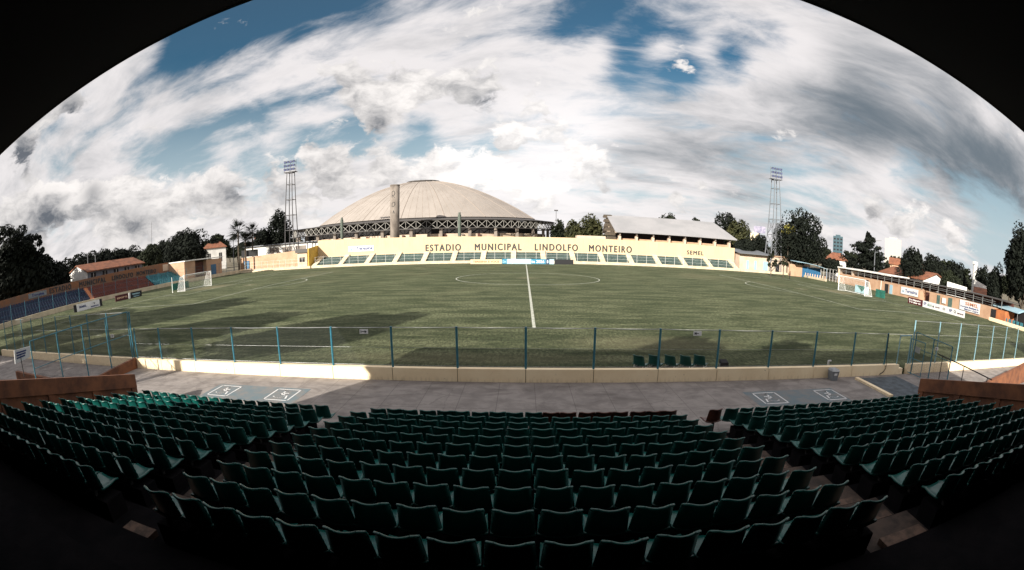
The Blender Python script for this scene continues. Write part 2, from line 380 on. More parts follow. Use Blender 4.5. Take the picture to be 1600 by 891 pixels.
M['domerib'] = mat('dome_rib', (.27,.23,.20), .8)
M['brace'] = mat('truss_brace', (.26,.25,.23), .6)
M['domeseam'] = mat('dome_seam', (.24,.20,.17), .8)
M['conc2'] = mat('stained_concrete', (.25,.215,.185), .9, (.12,.10,.085), .7, stretch=(1,1,.35), bump=.3, bscale=6)
M['truss'] = mat('truss_steel', (.06,.055,.052), .6)
M['greenpost'] = mat('green_column', (.10,.125,.10), .7, (.07,.085,.07), 2)
def corr(t, g, c):
    x, y, z = t.xyz(g); f = t.math('FRACT', t.math('MULTIPLY', x, 1.1))
    return t.mix(t.math('MULTIPLY', t.step(f, .45, .9), .22), c, (.27, .27, .28, 1))
M['hallroof'] = mat('grey_metal_roof', (.30,.295,.305), .6, (.24,.24,.25), .15, extra=corr)
M['tile'] = mat('clay_tile', (.27,.10,.048), .85, (.14,.055,.03), 1.1, extra=tiles)
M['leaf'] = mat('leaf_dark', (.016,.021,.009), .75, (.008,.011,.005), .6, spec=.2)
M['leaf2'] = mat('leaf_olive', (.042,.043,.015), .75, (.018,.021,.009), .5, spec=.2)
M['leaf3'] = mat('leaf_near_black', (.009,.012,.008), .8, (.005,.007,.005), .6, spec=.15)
M['leaflit'] = mat('leaf_highlight', (.20,.18,.04), .8, (.08,.08,.02), 1, spec=.2)
M['bark'] = mat('bark', (.09,.07,.05), .95, (.05,.04,.03), 4)
M['blue'] = mat('blue_door_paint', (.03,.13,.26), .6, (.02,.09,.18), 2)
M['paleblue'] = mat('pale_blue_paint', (.28,.42,.50), .6)
M['floorblue'] = mat('blue_grey_floor_paint', (.115,.155,.175), .85, (.19,.175,.165), 2.2, .8)
M['signwhite'] = mat('sign_white', (.72,.72,.72), .5, (.6,.6,.6), 2)
M['navy'] = mat('navy_ink', (.02,.04,.16), .6)
M['ink'] = mat('lettering_dark', (.030,.032,.036), .7)
M['maroon'] = mat('maroon_board', (.07,.008,.012), .6)
M['adblue'] = mat('advert_blue', (.03,.20,.32), .5); M['adpale'] = mat('advert_pale_blue', (.35,.55,.62), .5); M['adnavy'] = mat('advert_navy', (.02,.06,.13), .5)
M['adpeach'] = mat('advert_peach', (.74,.48,.32), .6)
M['greencloth'] = mat('green_cloth', (.02,.16,.12), .8, (.01,.08,.06), 2)
M['grey'] = mat('grey_plastic', (.22,.24,.26), .5, (.14,.15,.16), 4)
M['glassblue'] = mat('curtain_glass', (.02,.06,.08), .3)
M['beige'] = mat('beige_tower', (.40,.37,.34), .8)
M['mesh'] = netmat('fence_mesh', (.012,.016,.016), .06, .0052)
M['net'] = netmat('goal_net', (.85,.85,.85), .12, .011, diamond=False)
M['farmesh'] = netmat('far_fence_mesh', (.45,.45,.42), .10, .005)
M['cable'] = mat('black_cable', (.015,.015,.015), .7)

# ================================================================ the ground
H0 = -0.25                                     # concourse level; the pitch is 0
g = MB(); S = 3000
g.quad((-S,-S,-.36),(S,-S,-.36),(S,S,-.36),(-S,S,-.36)); struct('ground', g, M['dirt'])
g = MB(); g.box(-70,70,16.3,97.5,-.34,0); struct('pitch_grass', g, M['grass'])
g = MB(); g.box(-46,46,10.9,16.02,-.35,H0); struct('concourse', g, M['concrete'])
# pitch markings: one sheet of paint, 5 mm proud
PY, PL, PW = 59.09, 52.07, 33.9; LW = .13; Z = .006
g = MB()
def ln(x0, y0, x1, y1, wd=LW):
    d = Vector((x1-x0, y1-y0, 0)).normalized(); n = Vector((-d.y, d.x, 0))*wd/2
    a, b = Vector((x0, y0, Z)), Vector((x1, y1, Z)); k = max(1, int((b-a).length/8))
    for i in range(k):
        p, q = a.lerp(b, i/k), a.lerp(b, (i+1)/k); g.quad(p-n, q-n, q+n, p+n)
def arc(cx, cy, r, a0, a1, n=48):
    for i in range(n):
        t0, t1 = a0+(a1-a0)*i/n, a0+(a1-a0)*(i+1)/n
        P0 = [(cx+(r+s)*math.cos(t), cy+(r+s)*math.sin(t), Z) for t, s in ((t0,-LW/2),(t1,-LW/2),(t1,LW/2),(t0,LW/2))]
        g.quad(*P0)
ln(0, PY-PW, 0, PY+PW, .18); ln(-PL, PY-PW, PL, PY-PW); ln(-PL, PY+PW, PL, PY+PW)
for s in (-1, 1):
    ln(s*PL, PY-PW, s*PL, PY+PW)
    for dx_, hw in ((16.5, 20.16), (5.5, 9.16)):
        ln(s*(PL-dx_), PY-hw, s*(PL-dx_), PY+hw)
        for q_ in (-1, 1): ln(s*PL, PY+q_*hw, s*(PL-dx_), PY+q_*hw)
    a = math.acos(5.5/9.15); c_ = s*(PL-11)
    if s > 0: arc(c_, PY, 9.15, math.pi-a, math.pi+a, 24)
    else: arc(c_, PY, 9.15, -a, a, 24)
    arc(c_, PY, .15, 0, 2*math.pi, 10)
arc(0, PY, 9.15, 0, 2*math.pi, 72)
struct('pitch_markings', g, M['line'])

# ================================================================ the near stand: terrace, roof, walls
def ty(k): return 3.14+.775*k                 # y of the back tops of row k (0 = rearmost)
def tz(k): return H0+.183*(10-k)              # tread level of row k
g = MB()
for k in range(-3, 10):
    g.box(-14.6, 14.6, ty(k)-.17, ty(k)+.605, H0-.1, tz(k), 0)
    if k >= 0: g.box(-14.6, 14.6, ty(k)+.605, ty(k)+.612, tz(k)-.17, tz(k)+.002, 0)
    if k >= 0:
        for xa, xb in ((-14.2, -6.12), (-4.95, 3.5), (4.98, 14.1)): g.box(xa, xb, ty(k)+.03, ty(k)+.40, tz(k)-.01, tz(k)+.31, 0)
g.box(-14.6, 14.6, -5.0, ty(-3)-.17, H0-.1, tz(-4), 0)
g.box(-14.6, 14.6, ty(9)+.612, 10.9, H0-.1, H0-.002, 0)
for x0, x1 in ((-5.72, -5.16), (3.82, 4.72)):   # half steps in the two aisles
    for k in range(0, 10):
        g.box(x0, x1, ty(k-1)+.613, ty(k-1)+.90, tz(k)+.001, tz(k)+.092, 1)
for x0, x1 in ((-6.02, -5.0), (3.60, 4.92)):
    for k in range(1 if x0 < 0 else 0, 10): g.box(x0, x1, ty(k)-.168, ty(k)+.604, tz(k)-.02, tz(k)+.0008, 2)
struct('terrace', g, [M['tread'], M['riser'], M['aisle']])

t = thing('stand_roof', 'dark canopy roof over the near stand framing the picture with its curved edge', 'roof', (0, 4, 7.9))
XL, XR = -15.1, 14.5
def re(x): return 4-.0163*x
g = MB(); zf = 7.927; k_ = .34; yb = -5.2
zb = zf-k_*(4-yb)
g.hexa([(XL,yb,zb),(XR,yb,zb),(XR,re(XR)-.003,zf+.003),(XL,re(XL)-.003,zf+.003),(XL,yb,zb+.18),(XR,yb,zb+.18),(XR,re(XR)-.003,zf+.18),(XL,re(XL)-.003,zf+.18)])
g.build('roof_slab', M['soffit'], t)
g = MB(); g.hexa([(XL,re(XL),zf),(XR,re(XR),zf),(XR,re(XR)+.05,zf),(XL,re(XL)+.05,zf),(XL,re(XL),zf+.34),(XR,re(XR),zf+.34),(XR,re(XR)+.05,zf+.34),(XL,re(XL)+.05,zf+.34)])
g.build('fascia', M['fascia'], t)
t = thing('stand_back_wall', 'unseen dark rear wall with added side walls shading the near stand behind the top row', 'wall', (0, -5.2, 0))
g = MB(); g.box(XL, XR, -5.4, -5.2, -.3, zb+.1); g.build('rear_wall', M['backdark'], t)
for s, xx in ((-1, XL), (1, XR)):  # unseen side walls, added and lengthened to darken the seats
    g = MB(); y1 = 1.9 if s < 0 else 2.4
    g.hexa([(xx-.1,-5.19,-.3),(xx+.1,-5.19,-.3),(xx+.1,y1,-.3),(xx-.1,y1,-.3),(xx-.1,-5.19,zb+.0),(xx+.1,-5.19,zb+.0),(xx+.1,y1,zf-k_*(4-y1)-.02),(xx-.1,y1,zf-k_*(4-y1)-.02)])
    g.build('shading_side_wall', M['backdark'], t)

# guard walls at both ends of the terrace: coping band, recessed panels, piers
def guard_wall(x, s, y0, y1, lab):
    t = thing('guard_wall', lab, 'wall', (x, (y0+y1)/2, H0))
    def zt(y): return 1.03-.244*(y-11.2)
    g = MB()
    def slab(xa, xb, ya, yb_, fb, ft):
        xa, xb = min(xa, xb), max(xa, xb)
        g.hexa([(xa,ya,fb(ya)),(xb,ya,fb(ya)),(xb,yb_,fb(yb_)),(xa,yb_,fb(yb_)),(xa,ya,ft(ya)),(xb,ya,ft(ya)),(xb,yb_,ft(yb_)),(xa,yb_,ft(yb_))])
    slab(x+s*.05, x+s*.16, y0, y1, lambda y: H0-.08, lambda y: zt(y)-.5); g.build('panel', M['brownwall'], t)
    g = MB(); slab(x-s*.02, x+s*.20, y0, y1, lambda y: zt(y)-.498, zt); g.build('coping', M['brownwall'], t)
    yy = y1
    while yy > y0+.3:
        g = MB(); slab(x, x+s*.18, yy-.28, yy, lambda y: H0-.08, lambda y: zt(y)-.502); g.build('pier', M['brownwall'], t)
        yy -= 2.05
guard_wall(-14.6, -1, .6, 11.3, 'red-brown guard wall with recessed panels beside the left block of green seats')
guard_wall(14.6, 1, .6, 11.6, 'red-brown guard wall with recessed panels beside the right block of green seats')

# ================================================================ seats
def seat_meshes():
    def grid(fn, nu, nv, th):
        g = MB(); fr = [[Vector(fn(2*i/nu-1, j/nv)) for i in range(nu+1)] for j in range(nv+1)]
        bk = [[p+Vector(th) for p in r] for r in fr]
        n = (nu+1)*(nv+1)
        g.v = [tuple(p) for r in fr for p in r]+[tuple(p) for r in bk for p in r]
        I = lambda i, j, b=0: b*n+j*(nu+1)+i
        for j in range(nv):
            for i in range(nu):
                g.f.append((I(i,j),I(i,j+1),I(i+1,j+1),I(i+1,j))); g.f.append((I(i,j,1),I(i+1,j,1),I(i+1,j+1,1),I(i,j+1,1)))
        for i in range(nu):
            g.f.append((I(i,0),I(i+1,0),I(i+1,0,1),I(i,0,1))); g.f.append((I(i,nv),I(i,nv,1),I(i+1,nv,1),I(i+1,nv)))
        for j in range(nv):
            g.f.append((I(0,j),I(0,j,1),I(0,j+1,1),I(0,j+1))); g.f.append((I(nu,j),I(nu,j+1),I(nu,j+1,1),I(nu,j,1)))
        g.mi = [0]*len(g.f); return g
    def back(u, t):
        w_ = .236-.034*t; x = u*w_
        y = .120-.125*t+.075*u*u*(.5+.5*t)-(.018*((t-.8)/.2)**2 if t > .8 else 0); z = .425+.425*t-.019*(1-u*u)*t**3
        if t > .85: z -= .028*max(0, abs(u)-.72)/.28*(t-.85)/.15
        return (x, y, z)
    def pan(u, t):
        x = u*(.246-.02*t); y = .085+.42*t
        z = .435+.035*u*u-.022*math.sin(math.pi*t)+(.012*t)-(.03*max(0, t-.85)/.15)
        return (x, y, z)
    b = grid(back, 10, 8, (0, -.028, 0)); p = grid(pan, 8, 6, (0, 0, -.03))
    # rolled lip along the top of the back
    lip = MB(); pts = [Vector(back(2*i/12-1, 1.0))+Vector((0, -.022, -.004)) for i in range(13)]
    i0 = None
    for a, c in zip(pts[:-1], pts[1:]): b.tube(a, c, .018, n=8, cap=False)
    for s in (-1, 1):
        pts = [Vector(back(s, j/6))+Vector((0, -.012, 0)) for j in range(7)]
        for a, c in zip(pts[:-1], pts[1:]): b.tube(a, c, .011, n=5)
    br = MB(); br.box(-.02, .02, .06, .12, 0, .41); br.box(-.02, .02, .06, .40, .36, .40); br.box(-.09, .09, .03, .15, 0, .012)
    return b, p, br
bk_, pn_, br_ = seat_meshes()
def new_seat(m, cat='seat'):
    t = thing('stadium_seat', 'x', cat)
    bk_.build('backrest', m, t, smooth=True); pn_.build('seat_pan', m, t, smooth=True); br_.build('bracket', M['bracket'], t)
    return t
ORD = ['first','second','third','fourth','fifth','sixth','seventh','eighth','ninth','tenth','eleventh','twelfth','thirteenth','fourteenth','fifteenth','sixteenth','seventeenth','eighteenth']
slots = []                                   # (x, y, z, block, row from back, index, place)
for k in range(11):
    if k < 10: xs = [-.47+.5*(i+.5) for i in range(-9, 8)]
    else: xs = [-4.64+.22+i*.437+(i//3)*.052 for i in range(18)]
    for i, x in enumerate(xs): slots.append((x, ty(k), tz(k), 'centre', k, i))
    for i in range(16): slots.append((-6.06+.035*(k-5)-.25-.5*i, ty(k), tz(k), 'left', k, i))
    for i in range(18): slots.append((4.93+.25+.5*i, ty(k), tz(k), 'right', k, i))
def seen_size(s):
    return (Vector(s[:3])+Vector((0, .1, .7))-CAM).length
slots.sort(key=seen_size)
proto = new_seat(M['seat']); first = True
grp_name = 'green seats in rows in the near stand'
rest = []; front_brown = []
for n_, (x, y, z, blk, k, i) in enumerate(slots):
    jx, jy, jr = rnd.uniform(-.012,.012), rnd.uniform(-.018,.018), rnd.gauss(0,.028)
    if blk == 'centre' and k == 10 and i >= 10: front_brown.append((x, y, z, i)); continue
    if n_ >= 300: rest.append((x+jx, y+jy, z, jr)); continue
    o = proto if first else copy_tree(proto); first = False
    o.location = (x+jx, y+jy, z+.001); o.rotation_euler = (0, 0, jr)
    side = {'centre': 'left aisle', 'left': 'left aisle', 'right': 'right aisle'}[blk]
    o['label'] = 'green seat, %s block, %s row from the back, %s from the %s' % (blk, ORD[k], ORD[i], side)
    o['group'] = grp_name
# the smaller, farther seats as one mass
g = MB()
for part_ in (bk_, pn_):
    for (x, y, z, jr) in rest:
        b = len(g.v); c, s = math.cos(jr), math.sin(jr)
        g.v += [(x+a*c-b_*s, y+a*s+b_*c, z+q) for a, b_, q in part_.v]
        g.f += [tuple(j+b for j in f) for f in part_.f]; g.mi += [0]*len(part_.f)
tag(g.build('seat_mass', M['seat'], smooth=True), 'green seats of the front and outer rows of the near stand', 'seats', grp_name, 'stuff')
# the odd brown seat at the front corner of the right block
b = new_seat(M['seatbrown'], 'seat'); b.location = (4.66, ty(10)-.02, tz(10)+.001); b.rotation_euler = (0,0,.15)
b['label'] = 'brown seat at the aisle end of the front row, right block'
for x, y, z, i in front_brown:
    o = copy_tree(b); o.location = (x, y, z+.001); o.rotation_euler = (0, 0, rnd.uniform(-.03, .03)); o['group'] = 'dull brown seats in the front row of the centre block'
    o['label'] = 'dull brown front row seat, centre block, %s from the right aisle' % ORD[17-i]

# ================================================================ low wall and wire fence along the near touchline
FX = [-.514+(k-7)*2.4845 for k in range(0, 15)]
t = thing('perimeter_wall', 'long low cream wall with chipped paint between concourse and pitch', 'wall', (0, 16.15, H0))
LX = [-20.3-2.34*i for i in range(0, 10)]
edges = sorted([-43.0]+LX+FX[:-1]+[FX[14], 18.1])
for a, c in zip(edges[:-1], edges[1:]):
    dz_ = rnd.uniform(-.006, .006)
    g = MB(); g.box(a+.012, c-.012, 16.03+rnd.uniform(-.004,.004), 16.28, H0-.05, .24+dz_); g.build('wall_panel', M['cream'], t)
g = MB(); g.box(-42.9, 18.0, 16.06, 16.26, H0-.05, .225); g.build('core', M['joint'], t)
g = MB(); g.box(18.1, 18.45, 16.03, 16.28, H0-.05, .05); g.build('end_block', M['cream'], t)
RX = [19.19+2.6*i for i in range(0, 9)]
t = thing('perimeter_wall', 'cream wall stretch right of the touchline gate, partly in sunshine', 'wall', (30, 16.15, H0))
for a, c in zip([18.9]+RX[1:-1], RX[1:]):
    g = MB(); g.box(a+.012, c-.012, 16.03, 16.28, H0-.05, .24); g.build('wall_panel', M['cream'], t)
g = MB(); g.box(18.95, RX[-1]-.05, 16.06, 16.26, H0-.05, .225); g.build('core', M['joint'], t)

def fence(name, lab, xs, y, z0, z1, r=.042, group=None, pm=None, sag=.0):
    t = thing(name, lab, 'fence', ((xs[0]+xs[-1])/2, y, z0), group=group)
    for i, x in enumerate(xs):
        lean = rnd.uniform(-.02, .02)
        g = MB(); g.tube((x, y, z0), (x+lean, y+rnd.uniform(-.01,.01), z1+.02), r, n=8)
        g.tube((x+lean, y, z1+.018), (x+lean, y, z1+.03), r*1.15, n=8); g.build('post', pm or M['postblue'], t)
    g = MB()
    for a, c in zip(xs[:-1], xs[1:]):
        m_ = (a+c)/2; g.tube((a, y, z1), (m_, y, z1-sag), .013, n=6); g.tube((m_, y, z1-sag), (c, y, z1), .013, n=6)
    g.build('top_rail', M['steel'], t)
    g = MB()
    for a, c in zip(xs[:-1], xs[1:]): g.tube((a, y, z0+.08), (c, y, z0+.08), .006, n=5)
    for a, c in zip(xs[:-1], xs[1:]): g.tube((a, y, (z0+z1)/2), (c, y, (z0+z1)/2), .004, n=5)
    g.build('tension_wire', M['steel'], t)
    g = MB()
    g.quad((xs[0], y-.03, z0+.05), (xs[-1], y-.03, z0+.05), (xs[-1], y-.03, z1), (xs[0], y-.03, z1), uv=[(xs[0], z0), (xs[-1], z0), (xs[-1], z1), (xs[0], z1)])
    g.build('wire_mesh', M['mesh'], t)
    return t
fence('wire_fence', 'low blue-posted wire fence on the cream wall in front of the centre block', [-20.0]+FX, 16.15, .235, 1.747, sag=.02)
fence('wire_fence', 'tall blue-posted wire fence on the cream wall at the dark left end', LX[::-1], 16.15, .235, 2.60)
fence('wire_fence', 'tall wire fence with pale blue posts right of the gate', RX, 16.15, .235, 2.45, pm=M['postlight'])
# fences running back from the touchline on both sides of the concourse
def side_fence(x, ys, zt0, zt1, lab):
    t = thing('side_fence', lab, 'fence', (x, ys[0], H0)); n = len(ys)
    zz = [zt0+(zt1-zt0)*i/(n-1) for i in range(n)]
    for y, z in zip(ys, zz):
        g = MB(); g.tube((x, y, H0), (x, y, z), .035); g.build('post', M['postblue'], t)
    g = MB(); g.path([(x, y, z) for y, z in zip(ys, zz)], .022); g.build('top_rail', M['postblue'], t)
    g = MB(); g.path([(x, y, (z+H0)/2+.3) for y, z in zip(ys, zz)], .016); g.build('middle_rail', M['postblue'], t)
    g = MB()
    for (ya, za), (yb_, zb_) in zip(list(zip(ys, zz))[:-1], list(zip(ys, zz))[1:]):
        g.quad((x-.03, ya, H0+.1), (x-.03, yb_, H0+.1), (x-.03, yb_, zb_), (x-.03, ya, za), uv=[(ya, 0), (yb_, 0), (yb_, zb_-H0), (ya, za-H0)])
    g.build('wire_mesh', M['mesh'], t)
side_fence(-20.3, [16.0, 14.3, 12.6, 10.9, 9.2], 2.65, 2.65, 'blue wire side fence running back from the touchline, dark left side')
side_fence(19.25, [16.0, 14.6, 13.2], 1.9, 1.8, 'short blue wire side fence beside the touchline gate')
t = thing('touchline_gate', 'pale pipe gate frame in the gap at the right end of the cream wall', 'gate', (18.5, 16.15, H0))
g = MB(); g.tube((17.95,16.15,H0),(17.95,16.15,1.66),.03); g.tube((18.95,16.15,H0),(18.95,16.15,1.70),.03); g.tube((17.95,16.15,1.66),(18.95,16.15,1.70),.03); g.build('gate_frame', M['postlight'], t)
g = MB(); g.path([(18.97,16.1,H0+.1),(18.97,15.0,H0+.1),(18.97,15.0,1.55),(18.97,16.1,1.55),(18.97,16.1,H0+.1)], .022); g.tube((18.97,16.1,.6),(18.97,15.0,.6),.018); g.build('leaf', M['postblue'], t)
g = MB(); g.box(18.985,18.995,15.35,15.75,.95,1.25); g.build('latch_plate', M['steel'], t)
t = thing('handrail', 'dark sloping pipe handrail beyond the right guard wall', 'handrail', (19.5, 13, H0))
g = MB(); a, b2 = on_x(1465, 553, 20.3), on_x(1550, 594, 20.3)
g.tube(a, b2, .03); g.build('rail', M['cable'], t)
for f in (.1, .5, .92):
    p = a.lerp(b2, f); g = MB(); g.tube((p.x, p.y, H0), tuple(p), .026); g.build('post', M['cable'], t)
# ramp walls outside the guard walls
def slopewall(name, lab, p0, p1, th, m):
    d = (Vector((p1[0], p1[1], 0))-Vector((p0[0], p0[1], 0))).normalized(); n = Vector((-d.y, d.x, 0))*th
    g = MB(); a, b2 = Vector(p0), Vector(p1); lo_ = lambda v: Vector((v.x, v.y, -.34))
    g.hexa([lo_(a), lo_(b2), lo_(b2)+n, lo_(a)+n, a, b2, b2+n, a+n]); o = g.build(name, m); return tag(o, lab, 'wall')
slopewall('ramp_wall', 'low dark red-brown ramp wall left of the terrace', (-20.2, 16.0, .30), (-20.2, 12.0, .08), .2, M['brownwall'])
slopewall('ramp_wall', 'sunlit orange-brown ramp wall far right of the terrace', (21.5, 11.9, .25), (30, 12.6, 1.0), .2, M['brownwall'])
slopewall('ramp_wall', 'dark brown wall in the lower left corner below the white notice', (-27.5, 11.0, .55), (-15.2, 11.0, .35), .2, M['brownwall'])

# ================================================================ near small things
# wheelchair bays painted on the concourse
def bay_paint(x0, x1, lab, cx, flip):
    g = MB(); g.box(x0, x1, 13.05, 14.62, H0+.0005, H0+.004); tag(g.build('floor_paint', M['floorblue']), lab[0], 'floor paint')
    for j, c in enumerate(cx):
        t = thing('wheelchair_marking', lab[1+j], 'floor marking', (c, 13.83, H0), group='wheelchair places painted on the concourse')
        g = MB(); zz = H0+.008
        def st(pts, wd=.055):
            for a, b2 in zip(pts[:-1], pts[1:]):
                a, b2 = Vector((*a, zz)), Vector((*b2, zz)); d = (b2-a).normalized(); n = Vector((-d.y, d.x, 0))*wd/2; e = d*wd*.45
                g.quad(a-n-e, b2-n+e, b2+n+e, a+n-e)
        sk = .04*flip
        st([(c-.5, 13.27), (c+.5, 13.27), (c+.5, 14.42), (c-.5, 14.42), (c-.5, 13.27)]); g.build('frame', M['signwhite'], t)
        g = MB(); s = flip
        st([(c+s*.05, 14.2), (c+s*.08, 13.85), (c-s*.22, 13.82), (c-s*.32, 13.48)], .07)
        st([(c+s*.07, 14.02), (c-s*.18, 14.0)], .05)
        st([(c+.06*s+.24*math.cos(R(a)), 13.74+.24*math.sin(R(a))) for a in range(100 if s > 0 else -150, 331 if s > 0 else 81, 20)], .055)
        st([(c+s*.05+.06*math.cos(R(a)), 14.29+.06*math.sin(R(a))) for a in range(0, 361, 45)], .05)
        g.build('wheelchair_symbol', M['signwhite'], t)
bay_paint(-12.7, -8.3, ['blue-grey painted floor patch with two wheelchair squares, left', 'white outlined wheelchair symbol, left one of the left pair', 'white outlined wheelchair symbol, right one of the left pair'], [-11.95, -9.15], -1)
bay_paint(7.45, 11.9, ['blue-grey painted floor patch with two wheelchair squares, right', 'white outlined wheelchair symbol, left one of the right pair', 'white outlined wheelchair symbol, right one of the right pair'], [8.3, 11.3], 1)
t = thing('waste_bin', 'grey lidded waste bin against the cream wall', 'bin', (12.9, 15.72, H0))
g = MB(); g.hexa([(12.72,15.56,H0),(13.06,15.56,H0),(13.06,15.88,H0),(12.72,15.88,H0),(12.68,15.52,.16),(13.10,15.52,.16),(13.10,15.9,.16),(12.68,15.9,.16)]); g.build('body', M['grey'], t)
g = MB(); g.hexa([(12.66,15.5,.161),(13.12,15.5,.161),(13.12,15.92,.161),(12.66,15.92,.161),(12.72,15.56,.26),(13.06,15.56,.26),(13.06,15.88,.26),(12.72,15.88,.26)]); g.build('lid', M['steel'], t)
g = MB(); g.box(12.8,12.98,15.512,15.52,-.02,.08); g.build('notice', M['signwhite'], t)
t = thing('floor_curb', 'cream-edged kerb strip lying on the concourse near the gate', 'kerb', (14.4, 14.3, H0))
g = MB(); g.box(14.28, 14.52, 13.0, 15.6, H0, H0+.10); g.build('kerb', M['cream'], t)
tag(MB().box(14.56, 17.6, 12.9, 15.7, H0+.0005, H0+.012).build('floor_mat', mat('dark_blue_mat', (.035,.045,.055), .8, (.09,.11,.13), 2.5, .8)), 'dark blue scuffed floor mat beside the kerb strip', 'mat')
t = thing('cable', 'black cable hanging down the cream wall near the gate', 'cable', (FX[14], 16, 0))
x_ = FX[14]; g = MB(); g.path([(x_, 16.1, 1.75), (x_+.02, 16.08, .6), (x_+.04, 16.0, .26), (x_+.03, 15.99, .1), (x_-.08, 15.99, -.06), (x_-.4, 15.98, -.2)], .018); g.build('cord', M['cable'], t)
def fence_notice(x, z, lab, arrow, y=16.08, w_=.34, h_=.17):
    t = thing('fence_notice', lab, 'sign', (x, y, z))
    g = MB(); g.box(x-w_/2, x+w_/2, y-.012, y, z-h_/2, z+h_/2); g.build('plate', M['signwhite'], t)
    g = MB(); yy = y-.018
    g.box(x-.09, x+.05, yy, yy+.005, z-.012, z+.012); s = arrow
    g.tri((x+s*.13, yy, z), (x+s*.04, yy, z+.055), (x+s*.04, yy, z-.055)); g.box(x-.125, x-.10, yy, yy+.005, z-.05, z+.05)
    g.build('arrow_symbol', M['ink'], t)
fence_notice(-6.54, 1.60, 'small white arrow notice on the low fence, left of the middle', 1)
fence_notice(5.95, 1.62, 'small white arrow notice on the low fence, right of the middle', -1)
fence_notice(21.67, 1.03, 'small white notice on the tall fence beside the gate', -1)
fence_notice(-22.16, 1.4, 'small white notice on the tall fence at the dark left end', 1)
t = thing('notice_board', 'tilted white notice board with lines of writing by the left guard wall', 'sign', (-14.7, 6.1, 3))
a, b2, c2_, d2 = [on_x(u, v, -14.72) for u, v in ((22, 548), (47, 541), (47, 558), (24, 569))]
n_ = Vector((-.03, 0, 0)); g = MB(); g.hexa([d2, c2_, c2_+n_, d2+n_, a, b2, b2+n_, a+n_]); g.build('board', M['signwhite'], t)
g = MB()
for f in (.25, .45, .65): 
    p, q_ = a.lerp(d2, f), b2.lerp(c2_, f); e = Vector((.006, 0, 0)); u_ = Vector((0, 0, .022))
    p2, q2 = p.lerp(q_, .12), p.lerp(q_, .8-.2*f); g.quad(p2+e-u_, q2+e-u_, q2+e+u_, p2+e+u_)
g.build('writing', M['navy'], t)
g = MB(); g.tube((-14.7, 6.1, 2.35), (-14.74, 6.1, 3.0), .02); g.build('post', M['cable'], t)
# substitutes' seats behind the wall, pitch-side
for i in range(5):
    t = thing('touchline_chair', 'small green touchline chair behind the wall, %s from the left of five' % ORD[i], 'chair', (0,0,0), group='substitute chairs beside the touchline')
    for q_, nm in ((bk_, 'backrest'), (pn_, 'seat_pan')):
        g = MB(); g.v = [(v[0], v[1], v[2]-.30) for v in q_.v]; g.f = list(q_.f); g.mi = list(q_.mi); g.build(nm, M['seat'], t, smooth=True)
    for sx in (-.18, .18):
        g = MB(); g.path([(sx, .12, .11), (sx, .10, .02), (sx, .46, .02), (sx, .44, .11)], .018); g.build('leg_frame', M['goalwhite'], t)
    t.location = (3.85+.66*i, 17.0+rnd.uniform(-.05,.05), .0); t.rotation_euler = (0, 0, -.75+rnd.uniform(-.12,.12)); t.scale = (1.15, 1.15, 1.0)
t = thing('ground_floodlight', 'black ground spotlight behind the cream wall', 'lamp', (7.5, 16.6, 0))
g = MB(); g.hexa([(7.32,16.5,.12),(7.68,16.5,.12),(7.68,16.72,.08),(7.32,16.72,.08),(7.34,16.5,.36),(7.66,16.5,.36),(7.66,16.78,.44),(7.34,16.78,.44)]); g.build('housing', M['black'], t)
for x in (7.30, 7.68): MB().box(x, x+.02, 16.58, 16.64, 0, .3).build('bracket', M['steel'], t)
t = thing('sprinkler_box', 'small white pipe outlet behind the cream wall', 'pipe', (13.2, 16.6, 0))
g = MB(); g.tube((13.2,16.6,0),(13.2,16.6,.38),.05); g.tube((13.2,16.6,.36),(13.36,16.6,.36),.04); g.build('pipe', M['signwhite'], t)

# ================================================================ pitch-side things
def goal(s, lab):
    x = s*PL; t = thing('goal', lab, 'goal', (x, PY, 0)); r = .06; b = 1.9*s
    for q in (-1, 1):
        g = MB(); g.tube((x, PY+q*3.66, 0), (x, PY+q*3.66, 2.44), r, n=10); g.build('post', M['goalwhite'], t)
        g = MB(); g.path([(x, PY+q*3.66, 2.40), (x+b*.55, PY+q*3.66, 2.2), (x+b, PY+q*3.66, 0), (x, PY+q*3.66, .03)], .022); g.build('net_stay', M['goalwhite'], t)
    g = MB(); g.tube((x, PY-3.72, 2.44), (x, PY+3.72, 2.44), r, n=10); g.build('crossbar', M['goalwhite'], t)
    g = MB(); g.tube((x+b, PY-3.66, .04), (x+b, PY+3.66, .04), .04); g.tube((x+b*.55, PY-3.66, 2.2), (x+b*.55, PY+3.66, 2.2), .02); g.build('ground_bar', M['goalwhite'], t)
    g = MB(); A = [(x, 2.42), (x+b*.55, 2.18), (x+b, .05)]; sfar = 0
    for (xa, za), (xb, zb_) in zip(A[:-1], A[1:]):
        L = math.hypot(xb-xa, zb_-za)
        g.quad((xa, PY-3.66, za), (xa, PY+3.66, za), (xb, PY+3.66, zb_), (xb, PY-3.66, zb_), uv=[(0, sfar), (7.32, sfar), (7.32, sfar+L), (0, sfar+L)]); sfar += L
    for q in (-1, 1):
        y = PY+q*3.65
        g.quad((x, y, .02), (x+b, y, .02), (x+b*.55, y, 2.18), (x, y, 2.42), uv=[(0, 0), (1.9, 0), (1.05, 2.2), (0, 2.4)])
    g.build('net', M['net'], t)
goal(-1, 'white football goal with net at the left end of the pitch')
goal(1, 'white football goal with net at the right end of the pitch')
def pole(name, lab, x, y, h, r=.05, m='goalwhite', z=0):
    g = MB(); g.tube((x, y, z), (x, y, z+h), r, r*.8); g.tube((x, y, z), (x, y, z+.12), r*2, r*1.6)
    g.tube((x, y, z+h), (x, y, z+h+.05), r*1.2); return tag(g.build(name, M[m]), lab, 'pole')
